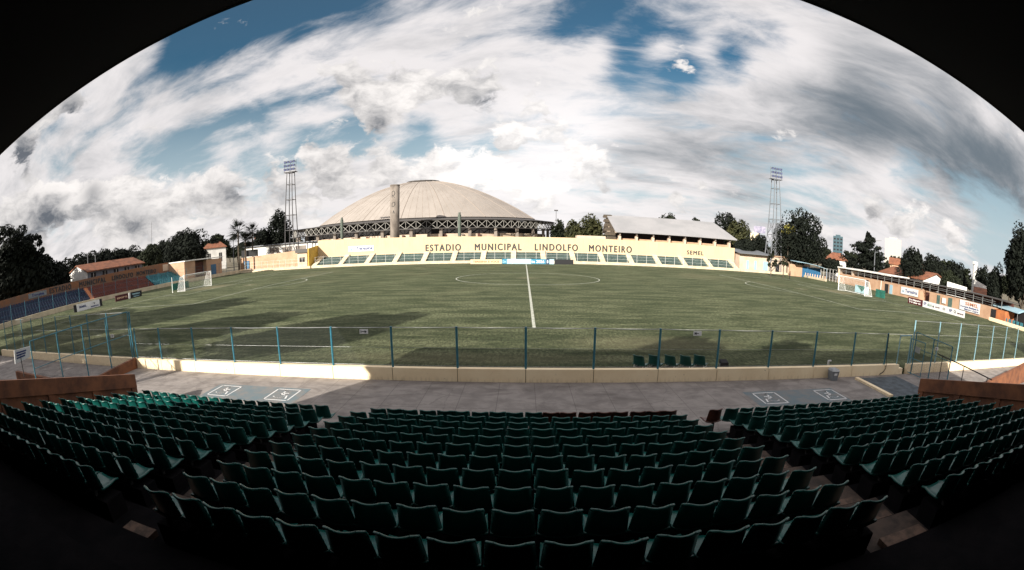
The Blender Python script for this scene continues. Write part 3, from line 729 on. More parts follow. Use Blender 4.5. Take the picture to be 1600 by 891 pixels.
p = on_z(270, 457.5, 0); pole('net_pole', 'white net pole standing just in front of the left goal', p.x, p.y, 2.3)
p = on_z(1375, 464.6, 0); pole('net_pole', 'white net pole standing behind the near post of the right goal', p.x, p.y, 2.6)
tag(MB().box(-58.2, -58, 58.5, 63.0, 0, 1.1).box(-58.2, -57.9, 58.4, 58.5, 0, 1.15).build('windbreak_cloth', M['greencloth']), 'dark green cloth screen behind the left goal', 'screen')
t = thing('windbreak_cloth', 'green cloth screen with pale flag shape behind the right goal', 'screen', (56, 57, 0))
MB().box(56, 56.08, 54.2, 56.6, 0, 1.25).build('cloth', M['greencloth'], t)
MB().box(56, 56.08, 58.6, 62.4, 0, 1.25).build('pale_cloth', M['adpale'], t)
g = MB(); g.tri((55.97, 59.2, 1.2), (55.97, 61.8, 1.2), (55.97, 60.4, .25)); g.build('dark_shape', M['greencloth'], t)
# a person standing near the far right corner
def person(x, y, rz, lab):
    me = bpy.data.meshes.new('person')
    J = [(0,0,.95,.13),(0,0,1.18,.125),(0,0,1.40,.15),(0,0,1.53,.055),(0,-.01,1.64,.085),(0,0,1.74,.075),
         (.19,0,1.40,.055),(.25,.02,1.14,.042),(.25,.10,.92,.034),(-.19,0,1.40,.055),(-.25,.02,1.14,.042),(-.25,.10,.92,.034),
         (.10,0,.86,.095),(.11,.02,.50,.062),(.12,-.02,.09,.042),(.12,.12,.04,.038),(-.10,0,.86,.095),(-.12,.04,.50,.062),(-.14,.0,.09,.042),(-.14,.14,.04,.038)]
    Ed = [(0,1),(1,2),(2,3),(3,4),(4,5),(2,6),(6,7),(7,8),(2,9),(9,10),(10,11),(0,12),(12,13),(13,14),(14,15),(0,16),(16,17),(17,18),(18,19)]
    me.from_pydata([j[:3] for j in J], Ed, []); o = bpy.data.objects.new('person', me); C.objects.link(o)
    md = o.modifiers.new('s', 'SKIN'); sv = me.skin_vertices[0].data
    for i, j in enumerate(J): sv[i].radius = (j[3], j[3]); sv[i].use_root = i == 0
    o.modifiers.new('u', 'SUBSURF').levels = 1; o.modifiers['u'].render_levels = 1
    me.materials.append(M['dark']); o.location = (x, y, 0); o.rotation_euler = (0,0,rz); return tag(o, lab, 'person')
person(52.4, 79.8, 1.2, 'person in dark clothes standing alone on the far right of the pitch')
# advertising boards
def board(name, lab, a, b, z0, z1, segs, lean=.0, th=.08):
    """a, b: ground ends seen from the pitch; segs: (fraction0, fraction1, material, [ (text, material, h, f0, f1, zf) ])"""
    A, B = Vector((a[0], a[1], 0)), Vector((b[0], b[1], 0)); d = (B-A).normalized(); n = Vector((d.y, -d.x, 0))
    t = thing(name, lab, 'advert board', tuple((A+B)/2)); L = (B-A).length
    for f0, f1, m, texts in segs:
        p, q = A.lerp(B, f0), A.lerp(B, f1); g = MB(); bk = -n*th; e = Vector((0,0,z1-z0)); lz = Vector((0,0,z0)); ln_ = -n*lean
        g.hexa([p+lz, q+lz, q+lz+bk, p+lz+bk, p+lz+e+ln_, q+lz+e+ln_, q+lz+e+bk+ln_, p+lz+e+bk+ln_]); pn = g.build('panel', M[m], t)
        for tx, tm, h, g0, g1, zf in texts:
            o = text_mesh('lettering', tx, h*1.35, M[tm], p.lerp(q, g0)+n*.012-n*lean*zf+Vector((0,0,z0+(z1-z0)*zf)), d, width=(q-p).length*(g1-g0), bold=.012, depth=.006, parent=t)
    return t
board('advert_board', 'long blue and navy tournament board with white lettering on the far touchline', (-4.9, 94.5), (5.7, 94.5), 0, 1.02,
      [(0, .09, 'adblue', [('2e', 'adpale', .5, .2, .8, .25)]), (.092, .56, 'adpale', [('Copa do Nordes', 'goalwhite', .55, .05, .98, .25)]), (.561, .84, 'adblue', [('te 2026', 'goalwhite', .6, .02, .9, .22)]), (.842, .91, 'adnavy', [('8', 'goalwhite', .6, .3, .7, .22)]), (.912, 1.0, 'adpale', [])])
board('advert_board', 'peach board with faint orange lettering left of the blue tournament board', (-11.4, 94.5), (-5.0, 94.5), 0, .92, [(0, 1, 'adpeach', [('TERESINA E VOCE', 'orange', .4, .08, .92, .3)])])
board('advert_board', 'plain black board at the right of the blue tournament board', (5.8, 94.5), (9.7, 94.5), 0, 1.0, [(0, 1, 'black', [])])
p0, p1, p2, p3 = (58.9, 50.9), (59.0, 47.4), (59.0, 43.2), (59.0, 38.0)
board('advert_board', 'dark maroon arrow-shaped board with two lines of white writing by the right goal line', p0, p1, 0, .95, [(0, .9, 'maroon', [('Seu Esporte', 'goalwhite', .24, .08, .95, .58), ('Teresina em', 'goalwhite', .24, .08, .95, .2)]), (.9, 1, 'maroon', [])])
board('advert_board', 'white board with dark emblems next to the maroon arrow board', p1, p2, 0, .95, [(0, 1, 'signwhite', [('EP', 'navy', .38, .06, .2, .4), ('ALLA', 'greencloth', .38, .26, .5, .35), ('*', 'ink', .5, .54, .64, .1), ('SPORT', 'maroon', .14, .7, .95, .4)])])
board('advert_board', 'white board with round dark emblem, nearest board on the right goal line', p2, p3, 0, .95, [(0, 1, 'signwhite', [('O', 'ink', .34, .08, .19, .35), ('EP', 'navy', .36, .36, .48, .38), ('Q', 'ink', .36, .55, .64, .38), ('ESPORTE', 'maroon', .16, .7, .95, .35)])])
a, b2 = on_z(116, 491, 0), on_z(161, 482, 0)
board('advert_board', 'leaning white board with dark lettering by the left stand', (-61.0, 37.6), (-61.0, 43.6), 0, 1.0, [(0, .1, 'black', []), (.1, .93, 'signwhite', [('SEMEL', 'navy', .3, .1, .42, .42), ('PREFEITURA', 'navy', .16, .6, .95, .15), ('V', 'ink', .3, .72, .8, .48)]), (.93, 1.02, 'black', [])], lean=.12)
board('advert_board', 'low maroon and black pair of boards by the left stand', (-61.6, 47.2), (-61.4, 53.5), 0, .9, [(0, .48, 'maroon', [('ESPORTE', 'adpeach', .24, .12, .92, .35)]), (.5, .56, 'signwhite', []), (.57, 1, 'black', [('TERESINA', 'adpale', .22, .1, .85, .5), ('esporte', 'adpale', .18, .2, .8, .14)])])

# ================================================================ the far stand
t = thing('far_stand', 'long pale yellow stand with dark green terrace bays and big lettering across the pitch', 'grandstand', (0, 99, 0))
DV = [-48.4, -41.6, -35.15, -28.6, -22.1, -15.6, -9.2, -2.7, 3.7, 10.1, 16.5, 22.9, 29.2, 35.5, 41.9, 48.6]
g = MB(); g.box(-49.0, 49.4, 97.35, 97.65, -.34, .58); g.build('parapet', M['cream2'], t)
NR = 6
for i in range(15):
    xa, xb = DV[i]+.55, DV[i+1]-.55
    g = MB()
    for k in range(NR):
        g.box(xa, xb, 97.66+.8*k, 102.5, -.34 if k == 0 else .45+.34*(k-1)+.003, .45+.34*k, 0)
        g.box(xa, xb, 97.655+.8*k, 97.658+.8*k, .16+.34*k, .447+.34*k, 1)
        g.box(xa+.05, xb-.05, 98.25+.8*k, 98.42+.8*k, .45+.34*k, .50+.34*k, 1)
    g.build('terrace_bay', [M['benchgreen'], M['riserdark']], t)
for i in range(16):
    x = DV[i]; g = MB(); a, b2 = x-.55, x+.55
    if i == 0: a = x-.6
    g.hexa([(a,97.66,-.34),(b2,97.66,-.34),(b2,102.55,-.34),(a,102.55,-.34),(a,97.66,.60),(b2,97.66,.60),(b2,102.55,2.62),(a,102.55,2.62)]); g.build('stair_divider', M['cream2'], t)
g = MB(); n = 14; x0, x1 = -49.6, 50.3
for k in range(n):
    a, b2 = x0+(x1-x0)*k/n, x0+(x1-x0)*(k+1)/n
    za, zb_ = 6.35-1.1*k/n, 6.35-1.1*(k+1)/n
    za = 5.62+(.75*(abs(a)/50)**1.3 if a < 0 else -.35*(a/50)**1.5); zb_ = 5.62+(.75*(abs(b2)/50)**1.3 if b2 < 0 else -.35*(b2/50)**1.5)
    g.hexa([(a,102.6,-.34),(b2,102.6,-.34),(b2,103,-.34),(a,103,-.34),(a,102.6,za),(b2,102.6,zb_),(b2,103,zb_),(a,103,za)])
bw = g.build('back_wall', M['yellow'], t)
g = MB(); g.hexa([(-49.9,97.4,-.34),(-49.61,97.4,-.34),(-49.61,103,-.34),(-49.9,103,-.34),(-49.9,97.4,4.6),(-49.61,97.4,4.6),(-49.61,103,5.2),(-49.9,103,5.2)]); g.build('end_wall', M['mustard'], t)
for i, (wd_, xa, xb) in enumerate([('ESTADIO', -22.5, -14.5), ('MUNICIPAL', -11.3, -1.0), ('LINDOLFO', 2.0, 11.5), ('MONTEIRO', 14.1, 23.9)]):
    text_mesh('lettering', wd_, 2.08, M['ink'], (xa, 102.59, 2.66), (1, 0, 0), width=xb-xa, fat=.07, depth=.03, parent=t, spacing=1.3)
text_mesh('lettering', 'SEMEL', 1.3, M['ink'], (37.5, 102.59, 3.0), (1, 0, 0), width=4.3, fat=.05, depth=.03, parent=t, spacing=1.25)
t2 = thing('wall_banner', 'white banner with blue lettering at the left end of the yellow wall', 'sign', (-38.2, 102.5, 3.8))
MB().box(-41.4, -34.9, 102.5, 102.57, 3.15, 4.45).build('cloth', M['signwhite'], t2)
text_mesh('lettering', 'Teresina', 1.15, M['navy'], (-39.3, 102.49, 3.5), (1, 0, 0), width=4.0, fat=.04, depth=.01, parent=t2)
g = MB(); g.box(-40.9, -40.3, 102.47, 102.49, 3.45, 3.6); g.box(-40.75, -40.5, 102.47, 102.49, 3.65, 3.85); g.box(-40.6, -40.45, 102.47, 102.49, 3.9, 4.05); g.build('emblem', M['adblue'], t2)
def rail_fence(name, lab, pts, h, r, pm, mesh=True):
    t = thing(name, lab, 'fence', tuple(pts[0]))
    for p in pts: MB().tube(p, (p[0], p[1], p[2]+h), r, n=5).build('post', pm, t)
    for f in (.35, .7, 1.0): MB().path([(p[0], p[1], p[2]+h*f) for p in pts], r*.45, n=4).build('rail', pm, t)
    return t
rail_fence('parapet_fence', 'thin pale wire fence along the front of the far stand', [(-48+2.18*i, 97.5, .57) for i in range(45)], 1.9, .028, M['white'])

# ================================================================ left end stand
t = thing('end_stand', 'sloping end stand on the left with orange-brown lettered wall and coloured seat blocks', 'grandstand', (-73, 50, 0))
g = MB(); g.box(-70.3, -70.0, 16, 103, -.34, .72); g.build('parapet', M['cream2'], t)
g = MB()
for k in range(8): g.box(-76.2, -70.31-.74*k, 16, 76, -.34 if k == 0 else .55+.27*(k-1)+.003, .55+.27*k)
g.build('terrace_steps', M['tread'], t)
g = MB(); n = 10
for k in range(n):
    ya, yb_ = 14+62*k/n, 14+62*(k+1)/n; f = lambda y: 3.35+.022*(y-14)
    g.hexa([(-76.6,ya,-.34),(-76.25,ya,-.34),(-76.25,yb_,-.34),(-76.6,yb_,-.34),(-76.6,ya,f(ya)),(-76.25,ya,f(ya)),(-76.25,yb_,f(yb_)),(-76.6,yb_,f(yb_))])
def banded(t, g, c):
    x, y, z = t.xyz(g); n_ = t.noise(g, .35, 6, .65); return t.mix(t.step(n_, .45, .6), c, (.17, .10, .07, 1))
g.build('back_wall', mat('faded_orange_wall', (.24,.105,.05), .85, extra=banded), t)
for wd_, ya, yb_ in (('ESTADIO', 41.4, 46.8), ('MUNICIPAL', 49.0, 56.2), ('LINDOLFO', 58.0, 64.2), ('MONTEIRO', 65.4, 71.6)):
    text_mesh('lettering', wd_, 1.15, M['ink'], (-76.22, ya, 2.98), (0, 1, 0), width=yb_-ya, fat=.05, depth=.03, parent=t, spacing=1.25)
MB().box(-76.24, -76.2, 36.2, 40.6, 2.9, 3.7).build('banner', M['grey'], t)
text_mesh('lettering', 'Teresina', .6, M['navy'], (-76.19, 37, 3.1), (0, 1, 0), width=3, bold=.02, depth=.01, parent=t)
MB().box(-76.24, -76.2, 74.0, 76.0, 3.0, 4.4).build('banner', M['peachpale'], t)
def far_seats(name, m, lab, y0, y1, rows, dy, sk=0):
    g = MB()
    for k in rows:
        y = y0+sk*k
        while y < y1+sk*k:
            x = -70.31-.74*k-.62; z = .55+.27*k
            g.box(x, x+.06, y, y+dy*.82, z+.12, z+.52); g.box(x+.05, x+.40, y, y+dy*.82, z+.10, z+.16)
            y += dy
    return tag(g.build(name, m), lab, 'seats', 'seats of the left end stand', 'stuff')
far_seats('navy_seat_block', M['seatblue'], 'navy blue seats of the shaded near part of the left end stand', 24, 47.5, range(7), .6, .25)
far_seats('maroon_seat_block', M['seatred'], 'maroon seats in the middle of the left end stand', 48.8, 65.3, range(7), .6, .25)
far_seats('teal_seat_block', M['seatteal'], 'teal seats at the far part of the left end stand', 65.9, 75.0, range(7), .6, .25)
g = MB(); g.quad((-70.4,47.6,.60),(-70.4,48.7,.60),(-75.7,50.6,2.6),(-75.7,49.4,2.6)); tag(g.build('aisle_stripe', M['orange']), 'orange painted aisle between navy and maroon seats', 'aisle')
rail_fence('parapet_fence', 'thin wire fence on posts along the front of the left end stand', [(-70.15, 20+3.1*i, .7) for i in range(24)], 2.3, .035, M['postblue'])

# ================================================================ buildings at the far left corner
def house_part(g, *a): g.box(*a)
t = thing('changing_block', 'low peach block with dark porch between the left stand and the corner', 'building', (-73.5, 83, 0))
g = MB(); g.box(-76.5, -71.0, 76.1, 80.0, -.34, 4.4); g.box(-76.5, -74.2, 80.0, 90.5, -.34, 4.3); g.box(-74.3, -71, 84.3, 84.6, -.34, 4.2); g.box(-74.3,-71.0,84.6,90.5,-.34,4.2); g.build('wall', M['peach'], t)
MB().box(-76.8, -70.7, 76.0, 90.8, 4.41, 4.6).build('roof', M['white'], t)
MB().box(-74.1, -72, 80.1, 84.2, .0, 3.9).build('porch', M['darkred'], t)  # solid dark box put in for the shaded porch recess
d_ = MB().box(-70.99, -70.9, 86.0, 88.0, 0.2, 3.0).build('door', M['blue'], t)
t = thing('corner_block', 'long low white building with window band behind the far left corner', 'building', (-58, 108, 0))
g = MB(); a = on_y(382, 382, 112); b2 = on_y(502, 383, 112)
zt_ = on_y(430, 383, 112).z; g.box(a.x, b2.x, 112, 118, -.34, zt_); g.build('wall', M['white'], t)
MB().box(a.x-.4, b2.x+.4, 111.4, 118.4, zt_+.005, zt_+.3).build('roof', M['mastpale'], t)
for k in range(3): MB().box(a.x+9+4.3*k, a.x+12.2+4.3*k, 111.9, 111.99, zt_-2.1, zt_-.7).build('window', M['conc2'], t)
t = thing('orange_wall', 'peach boundary wall sloping along the far left corner', 'wall', (-59, 101, 0))
g = MB(); g.hexa([(-74,103,-.34),(-52,100.5,-.34),(-52,100.8,-.34),(-74,103.3,-.34),(-74,103,3.5),(-52,100.5,4.4),(-52,100.8,4.4),(-74,103.3,3.5)]); g.build('wall', M['peach'], t)
MB().box(-72.3, -70.6, 102.4, 102.6, 0, 2.7).build('door', M['blue'], t)
t = thing('ticket_booth', 'small pale peach booth with one dark window left of the far stand', 'building', (-52, 99.5, 0))
MB().box(-53.6, -50.9, 99, 101.5, -.34, 3.7).build('wall', M['peachpale'], t)
MB().box(-54.0, -49.95, 98.6, 101.8, 3.71, 4.6).build('canopy', M['truss'], t)
w1 = MB().box(-53.0, -51.5, 98.93, 98.99, 1.5, 2.6).build('window', M['dark'], t)
MB().box(-52.28, -52.2, 98.88, 98.92, 1.5, 2.6).build('mullion', M['white'], w1)
MB().box(-50.85, -50.0, 99.6, 101.5, -.34, 3.6).build('doorway', M['darkred'], t)
t = thing('scoreboard', 'back of a black scoreboard standing before the white corner block', 'scoreboard', (-67, 104, 0))
a, b2 = on_y(377, 392, 104), on_y(402, 400, 104)
MB().box(a.x, b2.x, 104, 104.4, b2.z, a.z).build('panel', M['black'], t)
for x in (a.x+.6, b2.x-.6): MB().tube((x, 104.2, -.3), (x, 104.2, b2.z), .1).build('leg', M['black'], t)
rail_fence('corner_fence', 'thin pale post fence along the far left corner', [(-70+1.9*i, 99.5-.15*i, -.3) for i in range(11)], 2.6, .035, M['white'])
MB_ = MB()
MB_.box(-69.9, -49.3, 97.3, 97.6, -.34, .55); tag(MB_.build('corner_kerb_wall', M['cream2']), 'low cream wall linking the far stand to the left end stand', 'wall')
t = thing('plank_stack', 'heap of pale planks by the far left corner', 'planks', (-66, 96.3, 0))
for i in range(6): MB().box(-69+i*.9, -64.5+i*.9, 95.9+.15*i, 96.15+.15*i, .0+.06*i, .1+.06*i, rot=0).build('plank', M['cream2'], t)

# ================================================================ the right end: low building with verandah
t = thing('end_building', 'long peach building with railed upper verandah along the right end', 'building', (71, 60, 0))
g = MB(); g.box(70, 76, 57.2, 84, -.34, 2.15); g.box(70, 76, 38.0, 54.5, -.34, 2.0); g.box(71.5, 76, 54.5, 57.2, -.34, 2.0); g.build('wall', M['peach'], t)
MB().box(69.95, 76, 35.5, 38.0, -.34, 1.9).build('annex_wall', M['orange'], t)
g = MB(); g.box(73.4, 73.6, 35.5, 84, 2.16, 3.2); g.build('verandah_back', M['darkred'], t)
MB().box(69.7, 76.3, 84.0, 84.3, -.34, 3.35).build('gable_wall', M['peachpale'], t); MB().box(70, 73.3, 79.3, 79.5, 2.16, 3.2).build('partition', M['peachpale'], t)
g = MB(); g.box(69.6, 76.5, 66, 84.5, 3.36, 3.62); g.build('roof', M['white'], t)
g = MB(); g.box(69.9, 76.5, 35.5, 65.98, 3.3, 3.42); g.build('roof', M['truss'], t)
for k in range(22): MB().box(69.98, 70.1, 36.5+2.25*k, 36.6+2.25*k, 2.0, 3.35).build('verandah_post', M['steel'], t)
for z in (2.62, 2.9): MB().box(69.98, 70.03, 38, 83.8, z, z+.05).build('railing', M['steel'], t)
for y, m, wd_ in ((73.2, 'black', .9), (66.6, 'dark', 1.1), (65.3, 'paleblue', .9), (51.6, 'benchgreen', .8), (48.4, 'benchgreen', 1.0), (37.6, 'dark', 1.2), (55.4, 'darkred', 1.2)):
    MB().box(69.93 if y != 55.4 else 71.4, 69.99 if y != 55.4 else 71.49, y, y+wd_, -.05, 1.75).build('door', M[m], t)
def wall_sign(lab, y0, y1, z0, z1, lines):
    t = thing('wall_sign', lab, 'sign', (69.9, (y0+y1)/2, z0)); MB().box(69.86, 69.92, y0, y1, z0, z1).build('board', M['signwhite'], t)
    for tx, m, h, a, b2, z in lines: text_mesh('lettering', tx, h*1.35, M[m], (69.85, y1-(y1-y0)*a, z), (0, -1, 0), width=(y1-y0)*(b2-a), bold=.015, depth=.006, parent=t)
wall_sign('white wall sign with blue lettering on the peach building', 57.6, 62.6, .55, 1.85, [('Teresina', 'navy', .62, .25, .95, .95), ('a', 'adblue', .4, .08, .18, .95)])
wall_sign('white wall sign with brown and blue lettering further right on the peach building', 41.4, 46.4, .35, 1.95, [('SEMEL', 'orange', .55, .28, .92, 1.25), ('Secretaria Municipal de', 'navy', .26, .05, .95, .85), ('Esporte e Lazer', 'navy', .24, .25, .95, .5)])
tag(MB().box(69.8, 69.9, 50.0, 50.9, .6, 1.5).build('wall_box', M['white']), 'white electrical box on the peach building', 'box')
tag(MB().box(68.8, 69.3, 16, 38.5, -.34, .5).box(69.3, 69.32, 16, 38.5, -.34, .4).build('kerb_wall', M['cream']), 'low cream wall in the shade at the right end', 'wall')
t = thing('awning', 'pale blue curved awning over dark seats at the right edge', 'awning', (72, 33, 2))
a, b2 = on_x(1552, 474, 71), on_x(1592, 487, 71)
g = MB(); g.hexa([(71,b2.y,b2.z-.35),(74,b2.y,b2.z+.1),(74,a.y,a.z+.1),(71,a.y,a.z-.35),(71,b2.y,b2.z-.1),(74,b2.y,b2.z+.3),(74,a.y,a.z+.3),(71,a.y,a.z-.1)]); g.build('canopy', M['paleblue'], t)
for y in (a.y-.3, b2.y+.3): MB().tube((71.2, y, -.34), (71.2, y, b2.z-.3), .05).build('post', M['steel'], t)
MB().box(74.2, 76, b2.y-4, a.y, -.34, 2.5).build('rear_wall', M['dark'], t)
for i in range(9):
    o = MB().box(70.5, 70.56, 28+.9*i, 28.6+.9*i, .35, .95).box(70.5, 70.95, 28+.9*i, 28.6+.9*i, .30, .36).box(70.68, 70.74, 28.25+.9*i, 28.35+.9*i, -.3, .3).build('awning_chair', M['seatteal'])
    tag(o, 'small teal chair under the right awning, %s from the far end' % ORD[8-i], 'chair', 'teal chairs under the awning')
# corner buildings right of the far stand
t = thing('corner_house', 'peach service building with blue doors right of the far stand', 'building', (60, 103, 0))
g = MB(); g.box(51.6, 66.5, 102.2, 108, -.34, 4.1); g.box(66.5, 74, 102.0, 106, -.34, 3.2); g.build('wall', M['peachpale'], t)
g = MB(); g.hexa([(51.0,101.0,4.12),(60.5,101.0,4.12),(60.5,108.4,5.0),(51.0,108.4,5.0),(51.0,101.0,4.3),(60.5,101.0,4.3),(60.5,108.4,5.2),(51.0,108.4,5.2)]); g.build('roof', M['mastpale'], t)
MB().box(60.6, 67, 101.8, 108.4, 4.12, 4.3).build('roof', M['peach'], t)
for x, wd_ in ((53.6, .7), (55.9, .7), (58.6, 1.4)): MB().box(x, x+wd_, 102.1, 102.19, .4, 2.6).build('door', M['paleblue'], t)
MB().box(62.5, 63.7, 102.1, 102.19, .0, 2.2).build('door', M['dark'], t)
w1 = MB().box(70.5, 72.8, 101.9, 101.99, .9, 2.4).build('window', M['dark'], t); MB().box(71.6, 71.7, 101.85, 101.89, .9, 2.4).build('mullion', M['white'], w1)
MB_ = MB(); MB_.box(49.5, 68, 97.3, 97.6, -.34, .5); tag(MB_.build('corner_kerb_wall', M['cream2']), 'low cream wall running right from the far stand', 'wall')
t = thing('dugout', 'team shelter with pale blue curved roof near the far right corner', 'shelter', (70, 92, 0))
a = on_y(1242, 408, 93); b2 = on_y(1290, 420, 93)
g = MB(); N_ = 6
for k in range(N_):
    f0, f1 = k/N_, (k+1)/N_; za = a.z+(b2.z-a.z)*f0+.25*math.sin(math.pi*f0); zb_ = a.z+(b2.z-a.z)*f1+.25*math.sin(math.pi*f1)
    xa, xb = a.x+(b2.x-a.x)*f0, a.x+(b2.x-a.x)*f1
    g.hexa([(xa,92,za-.15),(xb,92,zb_-.15),(xb,95,zb_),(xa,95,za),(xa,92,za-.05),(xb,92,zb_-.05),(xb,95,zb_+.1),(xa,95,za+.1)])
g.build('roof', M['paleblue'], t)
MB().box(a.x+3.5, b2.x-.3, 94.5, 94.9, -.3, b2.z-.15).build('rear_panel', M['blue'], t)
MB().box(a.x-.5, a.x+3.4, 94.4, 94.9, -.3, b2.z+.2).build('wall', M['peach'], t)
for x in (a.x+3.6, b2.x-.2): MB().tube((x, 92.2, -.3), (x, 92.2, b2.z-.15), .06).build('post', M['blue'], t)
rail_fence('corner_fence', 'pale post fence between the shelter and the peach building', [(71+.0*i, 93-1.3*i, -.3) for i in range(8)], 3.0, .04, M['white'])
t = thing('bench_row', 'row of yellow-topped posts on a white kerb before the shelter', 'barrier', (66, 91, 0))
a, b2 = on_z(1256, 433, 0), on_z(1290, 440, 0)
g = MB(); d = (b2-a); n = Vector((-d.y, d.x, 0)).normalized()*.3; e = Vector((0,0,.5)); g.hexa([a, b2, b2+n, a+n, a+e, b2+e, b2+n+e, a+n+e]); g.build('kerb', M['cream2'], t)
for i in range(9):
    p = a.lerp(b2, (i+.5)/9)+n*.5; MB().tube(p+e, p+e+Vector((0,0,.6)), .09).build('post', M['adpeach'], t)

# ================================================================ arena with ribbed dome behind the far stand
t = thing('arena', 'round arena with ribbed beige dome and open steel truss rim behind the far stand', 'building', (-35, 155, 0))
def ell(cx, cy, rx, ry, a): return cx+rx*math.cos(a), cy+ry*math.sin(a)
ND, NV = 64, 14; ZE, ZT = 12.0, 25.9
g = MB()
for j in range(NV+1):
    f = j/NV; r = 1-f; z = ZE+(ZT-ZE)*(1-r**1.78) if j < NV else ZT
    for i in range(ND):
        x, y = ell(-34.6, 155, 37.9*r+.02, 22*r+.02, 2*math.pi*i/ND); g.v.append((x, y, z))
for j in range(NV):
    for i in range(ND):
        g.f.append((j*ND+i, j*ND+(i+1) % ND, (j+1)*ND+(i+1) % ND, (j+1)*ND+i)); g.mi.append(0)
dome = g.build('dome', M['dome'], t, smooth=True)
def domept(a, r, up=0.0):
    x, y = ell(-34.6, 155, 37.9*r, 22*r, a); return (x, y, ZE+(ZT-ZE)*(1-r**1.78)+up)
for i in range(18):
    a = 2*math.pi*(i+.35)/18; g = MB(); g.path([domept(a, 1-j/12*.97, .02) for j in range(13)], .13, n=5); g.build('rib', M['domerib'], dome)
g = MB()
for i in range(108):
    if i % 6 == 2: continue
    a = 2*math.pi*(i+.1)/108; g.path([domept(a, 1-j/6*.86, .02) for j in range(7)], .05, n=4)
g.build('sheet_seams', M['domeseam'], dome)
g = MB(); g.path([(-34.6+5.5*math.cos(q), 155+4*math.sin(q), ZT-.35) for q in [2*math.pi*k/20 for k in range(21)]], .28, n=5); g.build('crown_ring', M['truss'], dome)
# rim: two chords with zigzag bracing on an ellipse
RX_, RY_ = 46.3, 27.0; cxr, cyr = -36.8, 155
def rim(a, z, k=1.0): x, y = ell(cxr, cyr, RX_*k, RY_*k, a); return (x, y, z)
NB = 96; top, bot = 10.9, 8.5
g = MB(); g.path([rim(2*math.pi*i/NB, top) for i in range(NB+1)], .20, n=5); g.path([rim(2*math.pi*i/NB, bot) for i in range(NB+1)], .16, n=5); g.build('rim_chords', M['truss'], t)
g = MB()
for i in range(NB):
    a0, a1 = 2*math.pi*i/NB, 2*math.pi*(i+1)/NB; am = (a0+a1)/2
    g.tube(rim(a0, bot), rim(a1, top), .10, n=4); g.tube(rim(a0, top), rim(a1, bot), .10, n=4); g.tube(rim(a0, top), rim(a0, bot), .08, n=4)
g.build('rim_bracing', M['brace'], t)
g = MB()
for i in range(NB):
    a0, a1 = 2*math.pi*i/NB, 2*math.pi*(i+1)/NB
    p, q = rim(a0, top+.05, 1.01), rim(a1, top+.05, 1.01); p2 = domept(a0, 1.0, -.2); q2 = domept(a1, 1.0, -.2); g.quad(p, q, q2, p2)
g.build('eaves', M['truss'], t)
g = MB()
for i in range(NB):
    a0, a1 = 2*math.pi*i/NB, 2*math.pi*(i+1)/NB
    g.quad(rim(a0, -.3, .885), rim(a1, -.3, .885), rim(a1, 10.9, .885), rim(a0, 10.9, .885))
g.build('inner_hall', M['dark'], t)  # near-black sheet put in for the darkness behind the truss
g = MB()
for i in range(NB):
    a0, a1 = 2*math.pi*i/NB, 2*math.pi*(i+1)/NB
    zt_ = 7.0
    for k0, k1, za, zb_ in ((.93, .93, -.3, zt_), (.93, .90, zt_, zt_), (.90, .90, zt_, -.3)):
        g.quad(rim(a0, za, k0), rim(a1, za, k0), rim(a1, zb_, k1), rim(a0, zb_, k1))
g.build('outer_wall', M['peachpale'], t)
for i in range(16):
    a = 2*math.pi*(i+.5)/32+math.pi; x, y, z = rim(a, 0, .96); MB().box(x-.45, x+.45, y-.3, y+.3, -.3, 8.5).build('pillar', M['conc2'], t)
for i in range(24):
    a = math.pi+math.pi*(i+.5)/24+rnd.uniform(-.03,.03); x, y, z = rim(a, 0, .935); h = rnd.choice([.5,.9,1.3]); MB().box(x-.35, x+.35, y-.35, y-.1, 7.0-h, 7.0-.1).build('vent', M['darkred'] if rnd.random() < .5 else M['conc2'], t)
# concrete tower in front of the dome
t = thing('concrete_tower', 'tall stained concrete cylinder tower in front of the dome', 'tower', (-35, 118, 0))
a, b2 = on_y(617, 291, 118), on_y(617, 375, 118)
MB().tube((a.x, 118, -.3), (a.x, 118, a.z), 1.26, n=28).build('shaft', M['conc2'], t, smooth=True)
MB().tube((a.x, 118, a.z+.002), (a.x, 118, a.z+.35), 1.33, n=28).build('rim', M['conc2'], t)
g = MB(); rr = 1.265
def cyl(al, z): return (a.x+rr*math.sin(al), 118-rr*math.cos(al), z)
def stroke(pts, wd=.07):
    for p, q in zip(pts[:-1], pts[1:]): g.tube(cyl(*p), cyl(*q), wd, n=4)
zt = a.z
stroke([(-.35, zt-3.2), (-.35, zt-1.6), (.1, zt-1.4), (.25, zt-2.0), (.1, zt-2.6), (-.3, zt-2.6), (.25, zt-3.2)])
stroke([(-.35, zt-5.6), (-.3, zt-4.6), (.15, zt-4.4), (.3, zt-5.0), (.0, zt-5.6), (-.35, zt-5.6)])
stroke([(-.1, zt-7.4), (.0, zt-6.6), (.2, zt-7.4)])
g.build('painted_marks', M['ink'], t)
for lab, u, vt in (('thin green column left of the concrete tower', 534, 340), ('thin green column right of the concrete tower', 718, 332)):
    a = on_y(u, vt, 116); t = thing('green_column', lab, 'column', (a.x, 116, 0))
    MB().tube((a.x, 116, -.3), (a.x, 116, a.z-.6), .42, n=12).build('shaft', M['greenpost'], t); MB().tube((a.x, 116, a.z-.598), (a.x, 116, a.z), .28, n=10).build('cap', M['greenpost'], t)

